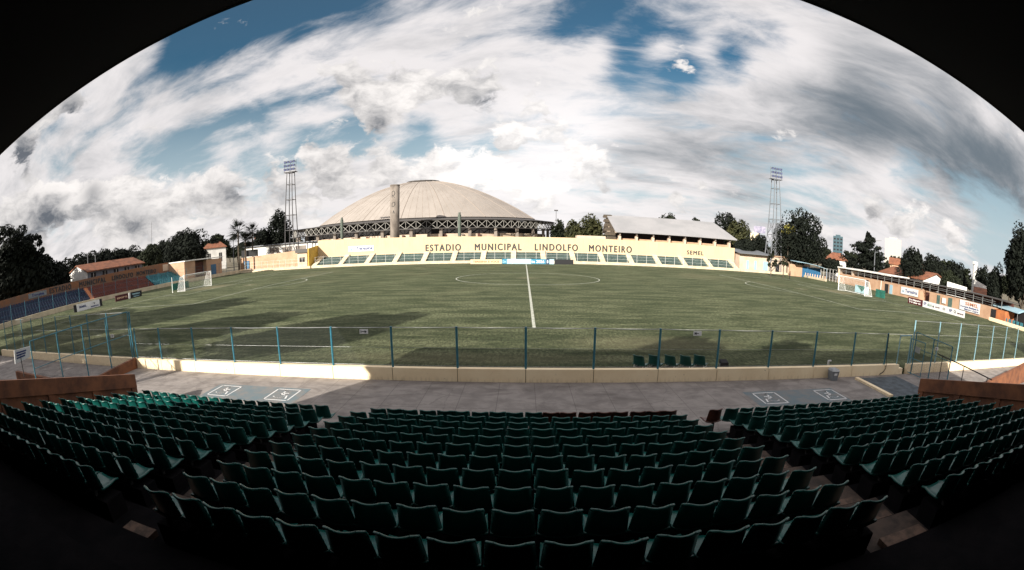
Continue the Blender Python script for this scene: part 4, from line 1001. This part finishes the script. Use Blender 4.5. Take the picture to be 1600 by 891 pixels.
# ================================================================ gabled hall on the right
t = thing('gabled_hall', 'peach hall with wide grey metal roof behind the right half of the far stand', 'building', (40, 120, 0))
rl, rr_, er, el_ = on_y(948, 337, 124), on_y(1115, 347, 124), on_y(1152, 375, 114), on_y(962, 361, 114)
rz_ = (rl.z+rr_.z)/2; ez = (er.z+el_.z)/2; rl.z = rr_.z = rz_; er.z = el_.z = ez
dn = Vector((0, 0, -.25)); g = MB()
g.hexa([el_+dn, er+dn, rr_+dn, rl+dn, el_, er, rr_, rl])
bl, brr = Vector((el_.x, 134, ez)), Vector((er.x, 134, ez))
g.hexa([rl+dn-Vector((0,-.01,0)), rr_+dn-Vector((0,-.01,0)), brr+dn, bl+dn, rl+Vector((0,.01,0)), rr_+Vector((0,.01,0)), brr, bl])
g.build('roof', M['hallroof'], t)
g = MB(); g.box(el_.x+1.2, er.x-1.5, 116, 133, -.3, ez-1.7); g.build('wall', M['peach'], t)
g = MB(); g.box(el_.x+2.0, er.x-2.5, 117.5, 132, ez-1.69, ez-.3); g.build('clerestory_gap', M['dark'], t)  # solid black box put in for the shade under the eaves
g = MB(); g.tri((el_.x+1.0, 116.2, ez-.3), (el_.x+1.0, 133, ez-.3), (rl.x+1.0+(el_.x-rl.x)*.4, 124, rz_-.3)); g.build('gable', M['peachpale'], t)
for k in range(8):
    x = el_.x+1.3+(er.x-el_.x-3.2)*k/7; MB().box(x-.3, x+.3, 114.9, 115.99, -.3, ez-1.0).build('pillar', M['peachpale'], t); MB().box(x-.15, x+.15, 114.6, 115.9, ez-.98, ez-.27).build('bracket', M['conc2'], t)
for k in range(7):
    f = k/6; x = el_.x-.4-1.9*f*0; y = 116.5+7*f; z = ez-.6+(rz_-ez)*f
    g = MB(); g.hexa([(el_.x-1.5-.6*(1-f),y,z-2.6*(1-f)-.2),(el_.x+.9,y,z-2.6*(1-f)-.2),(el_.x+.9,y+1.3,z-2.6*(1-f)+.1),(el_.x-1.5-.6*(1-f),y+1.3,z-2.6*(1-f)+.1),(el_.x-1.2,y,z-2.6*(1-f)+.5),(el_.x+.9,y,z-2.6*(1-f)+.5),(el_.x+.9,y+1.3,z-2.6*(1-f)+.8),(el_.x-1.2,y+1.3,z-2.6*(1-f)+.8)])
    g.build('louvre', M['bark'], t)
tag(MB().box(12.5, 19.5, 112, 116, -.3, 6.3).build('annex_block', M['peachpale']), 'low pale annex just left of the grey-roofed hall', 'building')

# ================================================================ floodlight towers
def mast(lab, u, ub, vt, Y, m, wb, wt, rows, cols, hw, braced):
    a = on_y(u, vt, Y); b = on_y(ub, 425, Y); x0, xt, H = b.x, a.x, a.z; hh = H-3.2
    t = thing('floodlight_tower', lab, 'floodlight', (x0, Y, -.3))
    c4 = [(-1,-1),(1,-1),(1,1),(-1,1)]
    def pt(q, z):
        f = max(0, z)/hh; w_ = wb+(wt-wb)*f; return (x0+(xt-x0)*f+q[0]*w_/2, Y+q[1]*w_/2, z)
    for q in c4: MB().tube(pt(q, -.3), pt(q, hh), .15, .10, n=6).build('leg', M[m], t)
    zz = 0; lv = [0, 3.2, 6.4, 9.6, 13.5, 17.5, 21.5, hh-.1]
    g = MB()
    for z in lv[1:]:
        for i in range(4): g.tube(pt(c4[i], z), pt(c4[(i+1) % 4], z), .08, n=4)
    g.build('cross_bars', M[m], t)
    g = MB()
    for z0_, z1_ in zip(lv[:braced], lv[1:braced+1]):
        for i in range(4): g.tube(pt(c4[i], z0_), pt(c4[(i+1) % 4], z1_), .05, n=4); g.tube(pt(c4[(i+1) % 4], z0_), pt(c4[i], z1_), .05, n=4)
    g.build('bracing', M[m], t)
    g = MB()
    for k in range(int(hh/.5)):
        z = .5*k+1; p = Vector(pt((0, -1), z)); g.tube(p+Vector((-.18,0,0)), p+Vector((.18,0,0)), .015, n=3)
    g.path([pt((0,-1), z) for z in (0, hh)], .02, n=3); g.build('ladder', M[m], t)
    g = MB(); g.box(xt-hw, xt+hw, Y-.9, Y+.6, hh, hh+.12)
    for r_ in range(rows): g.tube((xt-hw, Y-.5, hh+.75+r_*(3.0/rows)), (xt+hw, Y-.5, hh+.75+r_*(3.0/rows)), .05, n=4)
    for xx in (-hw, 0, hw): g.tube((xt+xx, Y-.45, hh), (xt+xx, Y-.45, H), .05, n=4)
    g.build('lamp_frame', M[m], t)
    for r_ in range(rows):
        for c_ in range(cols):
            x = xt-hw+(c_+.5)*2*hw/cols; z = hh+.75+r_*(3.0/rows); s = .33; dz_ = .22
            g = MB(); g.hexa([(x-s,Y-.95,z-s),(x+s,Y-.95,z-s),(x+s*.6,Y-.5,z-s*.5),(x-s*.6,Y-.5,z-s*.5),(x-s,Y-1.15,z+s-.1),(x+s,Y-1.15,z+s-.1),(x+s*.6,Y-.6,z+s*.6),(x-s*.6,Y-.6,z+s*.6)])
            L = g.build('lamp', M['mast'] if m == 'mast' else M['mastpale'], t)
            g = MB(); e = .02; g.quad((x-s+.05,Y-.955-e,z-s+.06),(x+s-.05,Y-.955-e,z-s+.06),(x+s-.05,Y-1.13-e,z+s-.16),(x-s+.05,Y-1.13-e,z+s-.16)); g.build('glass', M['lampglass'], L)
mast('tall dark lattice floodlight tower left of the arena dome', 455, 458, 251, 106, 'mast', 3.0, 1.5, 3, 4, 1.75, 2)
mast('tall pale lattice floodlight tower right of the far stand', 1211, 1206, 262, 103.5, 'mastpale', 3.6, 1.5, 3, 4, 1.75, 4)
t = thing('mast_plinth', 'small pale concrete block at the foot of the left floodlight tower', 'plinth', (-57, 103, 0))
MB().box(-57.9, -56.6, 102.2, 103.2, -.3, 1.6).build('plinth', M['peachpale'], t)

# ================================================================ poles and street lamps
def lamp_pole(lab, u, vt, Y, arm, m='mastpale', byx=None):
    a = on_y(u, vt, Y) if byx is None else on_x(u, vt, byx)
    t = thing('street_lamp', lab, 'street lamp', (a.x, a.y, -.3))
    MB().tube((a.x, a.y, -.35), (a.x, a.y, a.z), .14, .09, n=8).build('pole', M[m], t)
    if arm: MB().tube((a.x, a.y, a.z-.05), (a.x+arm, a.y, a.z+.15), .06).box(a.x+arm-.4, a.x+arm+.4, a.y-.15, a.y+.15, a.z+.1, a.z+.25).build('lamp_head', M[m], t)
lamp_pole('pale pole with a two-lamp arm in front of the left tiled house', 137, 396, 60, 1.2)
lamp_pole('pale pole with short arm beside the two-lamp pole on the left', 149, 399, 62, -.8)
lamp_pole('white pole in front of the palm on the left', 364, 363, 112, -.7)
lamp_pole('pale leaning pole behind the right goal', 1367, 395, 80, .5)
a = on_d(237, 347, 300); tag(MB().tube((a.x, a.y, -.3), tuple(a), .18, .08, n=5).tube((a.x-.5, a.y, a.z*.8), (a.x+.5, a.y, a.z*.8), .05, n=4).build('radio_mast', M['mast']), 'very thin distant radio mast above the left trees', 'mast')
a = on_d(869, 328, 170); tag(MB().tube((a.x, a.y, -.3), tuple(a), .12, .08, n=5).box(a.x-.7, a.x+.7, a.y-.1, a.y+.1, a.z-.5, a.z).build('thin_mast', M['mast']), 'thin mast with small head right of the dome', 'mast')

# ================================================================ houses
def house(lab, u0, u1, vt, dist, depth, wallh_f, wm='white', rm='tile', rot=None, hip=False, windows=2):
    """gabled house whose ridge runs across the line of sight"""
    a, b = on_d(u0, vt, dist), on_d(u1, vt, dist); zr = max(4.2, (a.z+b.z)/2); a.z = b.z = 0
    d = (b-a); L = d.length; ang = math.atan2(d.y, d.x); c = (a+b)/2; ze = zr*wallh_f
    t = thing('tiled_house', lab, 'house', (c.x, c.y, -.3), ang)
    hw, hd = L/2, depth/2
    # local coordinates: build with the parent's frame
    def loc(mb, name, m):
        o = mb.build(name, m, t); o.matrix_parent_inverse = Matrix.Identity(4); return o
    g = MB(); g.box(-hw, hw, -hd, hd, 0, ze)
    if not hip:
        for s in (-1, 1): g.tri((s*hw, -hd, ze), (s*hw, hd, ze), (s*hw, 0, zr+.1)); 
    loc(g, 'wall', M[wm])
    g = MB(); o_ = .5; ix = hw*.45 if hip else hw+o_; th = Vector((0,0,.18)); e = ze-.15
    for s in (-1, 1):
        p = [Vector((-hw-o_, s*(hd+o_), e)), Vector((hw+o_, s*(hd+o_), e)), Vector((ix, 0, zr+.3)), Vector((-ix, 0, zr+.3))]
        g.hexa(p+[q+th for q in p])
    if hip:
        for s in (-1, 1): g.tri((s*(hw+o_), -hd-o_, e+.18), (s*(hw+o_), hd+o_, e+.18), (s*ix, 0, zr+.48))
    loc(g, 'roof', M[rm])
    for k in range(windows):
        x = -hw+L*(k+.5)/windows; w_ = loc(MB().box(x-.6, x+.6, -hd-.06, -hd-.005, ze*.35, ze*.75), 'window', M['dark'])
        MB().box(x-.04, x+.04, -hd-.09, -hd-.062, ze*.35, ze*.75).build('mullion', M['white'], w_)
    return t
def long_house(lab, x0, x1, y0, y1, ze, zr, wm='white'):
    t = thing('tiled_house', lab, 'house', ((x0+x1)/2, (y0+y1)/2, -.3)); xm = (x0+x1)/2; th = Vector((0,0,.18))
    g = MB(); g.box(x0, x1, y0, y1, -.3, ze)
    for y in (y0, y1): g.tri((x0, y, ze), (x1, y, ze), (xm, y, zr-.1))
    g.build('wall', M[wm], t)
    g = MB()
    for xe in (x0-.6, x1+.6):
        p = [Vector((xe, y0-.5, ze-.25)), Vector((xe, y1+.5, ze-.25)), Vector((xm, y1+.5, zr)), Vector((xm, y0-.5, zr))]; g.hexa(p+[q+th for q in p])
    g.build('roof', M['tile'], t); n = int((y1-y0)/3.4)
    for k in range(n):
        y = y0+(y1-y0)*(k+.5)/n; w_ = MB().box(x1+.005, x1+.06, y-.7, y+.7, 3.3, ze-.5).build('window', M['dark'], t); MB().box(x1+.062, x1+.09, y-.04, y+.04, 3.3, ze-.5).build('mullion', M['white'], w_)
long_house('long house with orange tiled roof beyond the left end stand', -89, -81, 54.5, 71.5, 5.5, 6.8, 'houseshade')
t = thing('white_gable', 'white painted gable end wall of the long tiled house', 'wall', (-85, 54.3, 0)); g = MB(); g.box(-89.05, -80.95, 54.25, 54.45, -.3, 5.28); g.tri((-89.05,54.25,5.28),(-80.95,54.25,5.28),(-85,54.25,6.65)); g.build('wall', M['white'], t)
house('orange-roofed house half hidden behind the left trees', 238, 268, 396, 156, 9, .7)
house('distant orange tiled house left of the palm', 318, 352, 378, 190, 12, .8, hip=True)
house('small far house with orange roof near the left floodlight tower', 399, 416, 371, 200, 10, .6)
house('white gabled house with orange roof between the right trees', 1292, 1322, 396, 145, 9, .78, hip=True)
long_house('orange-roofed house behind the verandah building on the right', 78, 88, 63, 77, 3.9, 5.3)
house('tall narrow orange-roofed house between two right trees', 1391, 1405, 404, 170, 8, .8, wm='peach')
house('low orange-roofed house near the right edge', 1524, 1548, 454, 104, 9, .62)
house('small orange gable left of the right floodlight tower', 1440, 1452, 414, 150, 8, .6)
a, b2 = on_d(1480, 440, 100), on_d(1510, 460, 100)
t = thing('white_shed', 'plain white-walled shed above the verandah roof on the right', 'shed', (a.x, a.y, 0)); g = MB(); d = Vector((b2.x-a.x, b2.y-a.y, 0)); n = Vector((-d.y, d.x, 0)).normalized()*4
A0 = Vector((a.x, a.y, -.3)); g.hexa([A0, A0+d, A0+d+n, A0+n, A0+Vector((0,0,a.z+.3)), A0+d+Vector((0,0,a.z-.1)), A0+d+n+Vector((0,0,a.z-.1)), A0+n+Vector((0,0,a.z+.3))]); g.build('wall', M['white'], t)
a, b2 = on_d(1522, 434, 110), on_d(1546, 455, 110)
t = thing('white_block', 'white building with sloping roof near the right edge', 'building', (a.x, a.y, 0)); g = MB(); d = Vector((b2.x-a.x, b2.y-a.y, 0)); n = Vector((-d.y, d.x, 0)).normalized()*8
A0 = Vector((a.x, a.y, -.3)); g.hexa([A0, A0+d, A0+d+n, A0+n, A0+Vector((0,0,a.z)), A0+d+Vector((0,0,a.z-1.2)), A0+d+n+Vector((0,0,a.z-1.2)), A0+n+Vector((0,0,a.z))]); g.build('wall', M['white'], t)
a = on_d(1524, 409, 112); t = thing('slender_white_tower', 'slender white tower with small cross-piece near the right edge', 'tower', (a.x, a.y, 0))
MB().tube((a.x, a.y, -.3), (a.x, a.y, a.z-.6), .9, .55, n=10).build('shaft', M['white'], t); MB().box(a.x-.9, a.x+.9, a.y-.3, a.y+.3, a.z-.598, a.z).build('head', M['white'], t)
a, b2 = on_d(1414, 429, 104), on_d(1440, 435, 104)
t = thing('roof_sign', 'red sign strip above the tiled roof on the right', 'sign', (a.x, a.y, 0)); d = b2-a; n = Vector((-d.y, d.x, 0)).normalized()*.2; u_ = Vector((0,0,1.0))
d.z = 0; g = MB(); g.hexa([a-u_, a-u_+d, a-u_+d+n, a-u_+n, a, a+d, a+d+n, a+n]); g.build('board', M['maroon'], t)
for f in (.1, .9): p = a+d*f+n*.5-u_; MB().tube((p.x, p.y, -.3), (p.x, p.y, p.z), .06).build('post', M['steel'], t)
# distant towers and billboard
def tower(name, lab, cat, u0, u1, vt, dist, m, rows, cols, wm):
    a, b = on_d(u0, vt, dist), on_d(u1, vt, dist); c = (a+b)/2; d = b-a; ang = math.atan2(d.y, d.x); hw = Vector((d.x, d.y)).length/2; H = c.z
    t = thing(name, lab, cat, (c.x, c.y, -.3), ang)
    def loc(mb, nm, mm): o = mb.build(nm, mm, t); o.matrix_parent_inverse = Matrix.Identity(4); return o
    loc(MB().box(-hw, hw, -hw*.7, hw*.7, 0, H), 'wall', M[m]); loc(MB().box(-hw*.5, hw*.5, -hw*.4, hw*.4, H+.01, H*1.05), 'roof_block', M[m])
    for r_ in range(rows):
        g = MB(); z = H*(r_+.6)/(rows+.6)
        for c_ in range(cols): x = -hw+2*hw*(c_+.5)/cols; g.box(x-hw*.6/cols, x+hw*.6/cols, -hw*.7-.12, -hw*.7-.01, z, z+H*.4/rows)
        loc(g, 'window_row', M[wm])
tower('glass_tower', 'dark blue glass office tower between the right trees', 'tower block', 1302, 1317, 369, 420, 'glassblue', 8, 3, 'dark')
tower('beige_tower', 'pale beige high-rise rising behind the right trees', 'tower block', 1383, 1408, 374, 600, 'beige', 14, 4, 'beige')
tower('beige_tower', 'low distant pale block near the right edge', 'tower block', 1490, 1515, 428, 450, 'beige', 5, 5, 'conc2')
tower('cream_block', 'cream block beneath the billboard', 'tower block', 1173, 1186, 363, 210, 'cream2', 4, 2, 'conc2')
a, b2 = on_d(1178, 353, 170), on_d(1196, 365, 170); t = thing('billboard', 'grey-purple roadside billboard above the trees left of the right floodlight tower', 'billboard', (a.x, a.y, 0))
d = Vector((b2.x-a.x, b2.y-a.y, 0)); n = Vector((-d.y, d.x, 0)).normalized()*.4; lo_, hi = Vector((a.x, a.y, b2.z)), Vector((a.x, a.y, a.z))
g = MB(); g.hexa([lo_, lo_+d, lo_+d+n, lo_+n, hi, hi+d, hi+d+n, hi+n]); g.build('panel', mat('billboard_print', (.30,.28,.36), .6, (.12,.12,.2), .8), t)
MB().tube((a.x+d.x/2, a.y+d.y/2+.2, -.3), (a.x+d.x/2, a.y+d.y/2+.2, b2.z), .35).build('post', M['mast'], t)

# ================================================================ trees
def leafcloud(g, c, rx, ry, rz, n, s, rg, nclump=14, cl=.42, flat=1.0, up=.3):
    """leaf sprays gathered in clumps through a crown; gaps stay between the clumps"""
    cl_ = []
    for i in range(nclump):
        while True:
            p = Vector((rg.uniform(-1,1), rg.uniform(-1,1), rg.uniform(-1,1)))
            if .25 < p.length < 1: break
        d_ = p.normalized(); e_ = 2.7; sc_ = (abs(d_.x)**e_+abs(d_.y)**e_+abs(d_.z)**e_)**(-1/e_)
        p = d_*sc_*(p.length**.5)*(1-cl*.75)
        if p.z < -.3: p.z *= .55
        cl_.append((p, cl*rg.uniform(.65, 1.15)))
    for i in range(n):
        p, r = cl_[i % nclump]; v = Vector((rg.gauss(0,1), rg.gauss(0,1), rg.gauss(0,1))).normalized()*r*rg.uniform(.55, 1.0)**.5
        q = p+v; w = Vector((c[0]+q.x*rx, c[1]+q.y*ry, c[2]+q.z*rz*flat))
        nrm = (v.normalized()+Vector((rg.gauss(0,.6), rg.gauss(0,.6), rg.gauss(0,.6)+up))).normalized()
        a = nrm.orthogonal().normalized()*s*rg.uniform(.6,1.3); b = nrm.cross(a).normalized()*s*rg.uniform(.35,.8)
        g.quad(w-a, w-b*.9, w+a, w+b)
def tree(lab, u, vt, wpx, dist, m='leaf', base_z=None, n=2600, s=None, name='broadleaf_tree', asp=.8, group='trees round the stadium', seed=None, rz=None, nclump=26, cl=.36, low=None):
    top = on_d(u, vt, dist); rx = wpx/F_*math.hypot(dist, 4)/2; rz = rz or rx*asp; rg = random.Random(seed or int(u*7+vt))
    if low is not None: rz = (top.z-low)/1.93
    zc = max(top.z-rz*.96, rz*.75)
    s = s or max(.16, dist*.0026)
    t = thing(name, lab, 'tree', (top.x, top.y, -.3), group=group)
    g = MB(); leafcloud(g, (top.x, top.y, zc), rx, rx, rz, n, s, rg, nclump, cl)
    if low is not None: leafcloud(g, (top.x, top.y, zc), rx*.86, rx*.86, rz*.88, n//2, s*1.5, rg, 9, .6)
    cr = g.build('crown', M[m], t)
    g = MB(); tr = max(.12, rx*.07); fk = Vector((top.x, top.y, max(.6, zc-rz*.7)))
    g.tube((top.x, top.y, -.35), tuple(fk), tr, tr*.7, n=8)
    for k in range(5):
        a = k*1.257+rg.uniform(0,.8); e = Vector((top.x+rx*.6*math.cos(a), top.y+rx*.6*math.sin(a), zc+rz*rg.uniform(-.2,.4))); md = fk.lerp(e, .5)+Vector((0,0,-.1*rz))
        g.tube(tuple(fk-Vector((0,0,.1))), tuple(md), tr*.55, tr*.35, n=5); g.tube(tuple(md), tuple(e), tr*.35, tr*.12, n=5)
    g.build('trunk', M['bark'], t); return t
G1 = 'trees beyond the left end stand'
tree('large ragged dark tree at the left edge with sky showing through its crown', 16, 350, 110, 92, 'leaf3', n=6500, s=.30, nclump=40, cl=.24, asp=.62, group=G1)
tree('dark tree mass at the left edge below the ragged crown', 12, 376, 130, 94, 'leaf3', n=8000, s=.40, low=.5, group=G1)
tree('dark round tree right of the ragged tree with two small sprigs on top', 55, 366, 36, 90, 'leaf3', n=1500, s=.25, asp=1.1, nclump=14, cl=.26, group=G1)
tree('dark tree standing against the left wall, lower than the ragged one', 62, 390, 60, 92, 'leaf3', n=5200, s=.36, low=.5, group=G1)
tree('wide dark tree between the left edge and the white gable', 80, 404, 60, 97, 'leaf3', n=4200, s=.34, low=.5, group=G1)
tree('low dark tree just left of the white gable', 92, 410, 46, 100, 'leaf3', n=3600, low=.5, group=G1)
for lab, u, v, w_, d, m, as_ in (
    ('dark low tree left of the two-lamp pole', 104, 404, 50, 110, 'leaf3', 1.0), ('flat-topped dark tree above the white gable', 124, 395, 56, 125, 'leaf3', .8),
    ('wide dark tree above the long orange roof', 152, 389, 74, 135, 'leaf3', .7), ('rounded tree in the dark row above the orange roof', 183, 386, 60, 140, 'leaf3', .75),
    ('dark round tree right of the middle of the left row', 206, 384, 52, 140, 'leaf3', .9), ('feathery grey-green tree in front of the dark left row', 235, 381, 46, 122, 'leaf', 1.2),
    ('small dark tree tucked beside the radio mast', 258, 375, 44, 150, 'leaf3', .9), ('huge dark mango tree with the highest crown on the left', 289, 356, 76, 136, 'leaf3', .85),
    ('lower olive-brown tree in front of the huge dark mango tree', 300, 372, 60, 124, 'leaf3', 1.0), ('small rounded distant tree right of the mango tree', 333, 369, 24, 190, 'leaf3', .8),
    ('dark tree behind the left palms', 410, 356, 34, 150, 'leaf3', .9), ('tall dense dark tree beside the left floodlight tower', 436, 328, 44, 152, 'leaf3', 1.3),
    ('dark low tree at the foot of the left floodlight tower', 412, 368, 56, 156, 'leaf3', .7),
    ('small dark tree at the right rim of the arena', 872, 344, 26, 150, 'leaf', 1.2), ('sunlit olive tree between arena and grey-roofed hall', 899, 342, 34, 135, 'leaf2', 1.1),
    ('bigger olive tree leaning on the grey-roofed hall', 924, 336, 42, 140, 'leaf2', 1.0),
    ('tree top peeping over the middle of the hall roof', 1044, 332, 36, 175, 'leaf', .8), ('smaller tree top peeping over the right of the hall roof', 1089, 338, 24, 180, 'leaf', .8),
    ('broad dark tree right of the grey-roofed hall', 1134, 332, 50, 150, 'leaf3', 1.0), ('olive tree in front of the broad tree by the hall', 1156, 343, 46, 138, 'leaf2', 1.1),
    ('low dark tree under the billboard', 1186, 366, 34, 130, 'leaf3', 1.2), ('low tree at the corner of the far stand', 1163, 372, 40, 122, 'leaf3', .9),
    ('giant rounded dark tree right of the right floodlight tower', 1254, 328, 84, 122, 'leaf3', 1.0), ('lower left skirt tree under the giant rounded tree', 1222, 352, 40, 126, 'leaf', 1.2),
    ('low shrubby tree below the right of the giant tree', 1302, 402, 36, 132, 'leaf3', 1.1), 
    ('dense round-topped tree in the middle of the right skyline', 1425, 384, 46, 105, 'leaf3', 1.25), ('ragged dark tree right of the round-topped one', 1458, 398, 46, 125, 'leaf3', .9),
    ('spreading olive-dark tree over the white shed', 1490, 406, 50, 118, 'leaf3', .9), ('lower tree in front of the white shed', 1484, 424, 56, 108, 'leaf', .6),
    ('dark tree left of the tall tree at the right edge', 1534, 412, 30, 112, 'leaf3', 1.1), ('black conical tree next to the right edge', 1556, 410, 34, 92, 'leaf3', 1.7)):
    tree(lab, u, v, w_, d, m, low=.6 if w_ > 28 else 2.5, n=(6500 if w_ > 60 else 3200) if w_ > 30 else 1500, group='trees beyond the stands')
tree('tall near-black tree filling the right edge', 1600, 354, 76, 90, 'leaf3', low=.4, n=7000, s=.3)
tree('added pale leaf tuft as highlight on the giant tree beside the right floodlight tower', 1232, 350, 24, 119, 'leaflit', asp=.8, n=420)  # added yellow leaves standing for the lit patch on the giant tree
tree('young spindly tree at the foot of the right floodlight tower', 1206, 396, 22, 99, 'leaf', n=260, asp=1.2, nclump=7, cl=.3)
tree('young spindly tree before the peach corner building', 1225, 404, 20, 99, 'leaf', n=220, asp=.7, nclump=6, cl=.3)
# almond tree in flat layers
def layered(lab, u, vt, wpx, dist):
    top = on_d(u, vt, dist); R_ = wpx/F_*dist/2; rg = random.Random(5); t = thing('almond_tree', lab, 'tree', (top.x, top.y, -.3), group='trees beyond the stands'); g = MB()
    for k, (f, w_) in enumerate(((.97, .14), (.86, .42), (.76, .58), (.65, .72), (.54, .86), (.43, .95), (.32, 1.0), (.2, .95))):
        z = top.z*f
        for i in range(int(7+9*w_)):
            a = rg.uniform(0, 6.28); L = R_*w_*rg.uniform(.35, 1.15); z = top.z*(f+rg.uniform(-.05,.05))
            leafcloud(g, (top.x+L*.55*math.cos(a), top.y+L*.55*math.sin(a), z+.2+L*.10), L*.5, L*.45, .75, 130, .34, rg, 4, .6)
    g.build('crown', M['leaf3'], t); g = MB(); g.tube((top.x, top.y, -.35), (top.x, top.y, top.z*.97), .35, .08, n=8)
    for k in range(14): a = k*2.4; z = top.z*(.25+.05*k); g.tube((top.x, top.y, z), (top.x+R_*.6*math.cos(a), top.y+R_*.6*math.sin(a), z+.6), .1, .03, n=5)
    g.build('trunk', M['bark'], t)
layered('dark tree with star-like layered branches behind the right goal', 1357, 369, 88, 118)
def palm(lab, u, vt, dist, h_, r):
    top = on_d(u, vt+10, dist); rg = random.Random(int(u)); t = thing('palm_tree', lab, 'palm', (top.x, top.y, -.3), group='palms behind the far left corner'); g = MB()
    for i in range(46):
        a = rg.uniform(0, 6.28); e = rg.uniform(-.7, 1.35); d = Vector((math.cos(a)*math.cos(e), math.sin(a)*math.cos(e), math.sin(e))); p = Vector(top); L = r*rg.uniform(.8, 1.1)
        c = p+d*L*.55; side = d.cross(Vector((0,0,1))).normalized()
        for k in range(9):
            f = -1+2*k/8; tip = c+(d*math.cos(f*1.1)+side*math.sin(f*1.1))*L*.55+Vector((0,0,-.12*L)); w_ = side*.12
            g.quad(c-w_, c+w_, tip+w_*.3, tip-w_*.3)
        g.tube(tuple(p), tuple(c), .04, n=3)
    g.build('crown', M['leaf3'], t); g = MB(); g.tube((top.x, top.y, -.35), tuple(top), .28, .2, n=8); g.build('trunk', M['bark'], t)
palm('taller fan palm behind the white pole on the left', 372, 352, 125, 8, 3.6)
palm('fan palm just right of the white pole palm', 394, 354, 128, 8, 3.0)
palm('shorter palm below the two fan palms', 383, 366, 122, 7, 2.8)
# unseen trees behind and beside the stand; left ones invented for their cast shade
def shade_tree(lab, x, y, ztop, r, rz, n=2600, s=.62):
    rg = random.Random(int(x*13+y)); t = thing('shade_tree', lab, 'tree', (x, y, -.3), group='tall trees behind the near stand')
    g = MB(); leafcloud(g, (x, y, ztop-rz), r, r, rz, n, s, rg, 16, .5); g.build('crown', M['leaf'], t)
    MB().tube((x, y, -.35), (x, y, ztop-rz), .35, .2).build('trunk', M['bark'], t)
shade_tree('added unseen tall tree behind the left end of the near stand', -27.5, -1.5, 15.8, 3.6, 3.2)
shade_tree('added unseen broad tree left of the near stand', -37, 2.5, 15.0, 4.5, 4.0)
shade_tree('added unseen tree between the near stand and the ragged left tree', -46, 12, 14.5, 5.0, 4.6, 3400)
shade_tree('added unseen tree close to the ragged left tree', -52, 8, 15, 6, 4.6, 3400)
shade_tree('tree top behind the middle of the near stand', -13.5, -13, 18.2, 1.9, 2.4, 1100)
shade_tree('second tree top behind the middle of the near stand', -6.5, -12, 17.4, 1.7, 2.2, 1000)
shade_tree('tree on the right behind the near stand', 34, -6, 14, 6, 4, 2600)
shade_tree('added unseen broad shade tree far left behind the near stand', -44, -7, 15, 6.5, 4.6, 3600)
shade_tree('added unseen slender shade tree behind the left end of the near stand', -36.5, -9, 14, 3.6, 4, 2200)
shade_tree('second added unseen broad shade tree far left', -55, 0, 15, 7, 4.6, 3600)
shade_tree('third added unseen broad shade tree far left', -64, 8, 15.5, 6.5, 4.6, 3600)
# the belt of tree tops round the horizon
base = tree('distant horizon tree beyond the left end stand', 345, 376, 40, 260, 'leaf', n=900, s=1.0, group='distant trees on the horizon')
cnt = 0
for az_ in range(-76, 77, 3):
    where = 'beyond the left end stand' if az_ < -30 else 'hidden behind the arena' if az_ < 5 else 'behind the grey-roofed hall' if az_ < 28 else 'beyond the right end building'
    if -28 < az_ < 3 or 11 < az_ < 22: continue
    for q in range(2):
        o = copy_tree(base); dd = rnd.uniform(215, 330); a = R(az_+rnd.uniform(-1.4, 1.4)); s = rnd.uniform(.65, 1.15)
        cnt += 1; o['label'] = 'distant horizon tree %s' % where
        o.location = (CAM.x+dd*math.sin(a), dd*math.cos(a), -.3); o.scale = (s, s, s*rnd.uniform(.7, 1.1)); o.rotation_euler = (0, 0, rnd.uniform(0, 6.28))
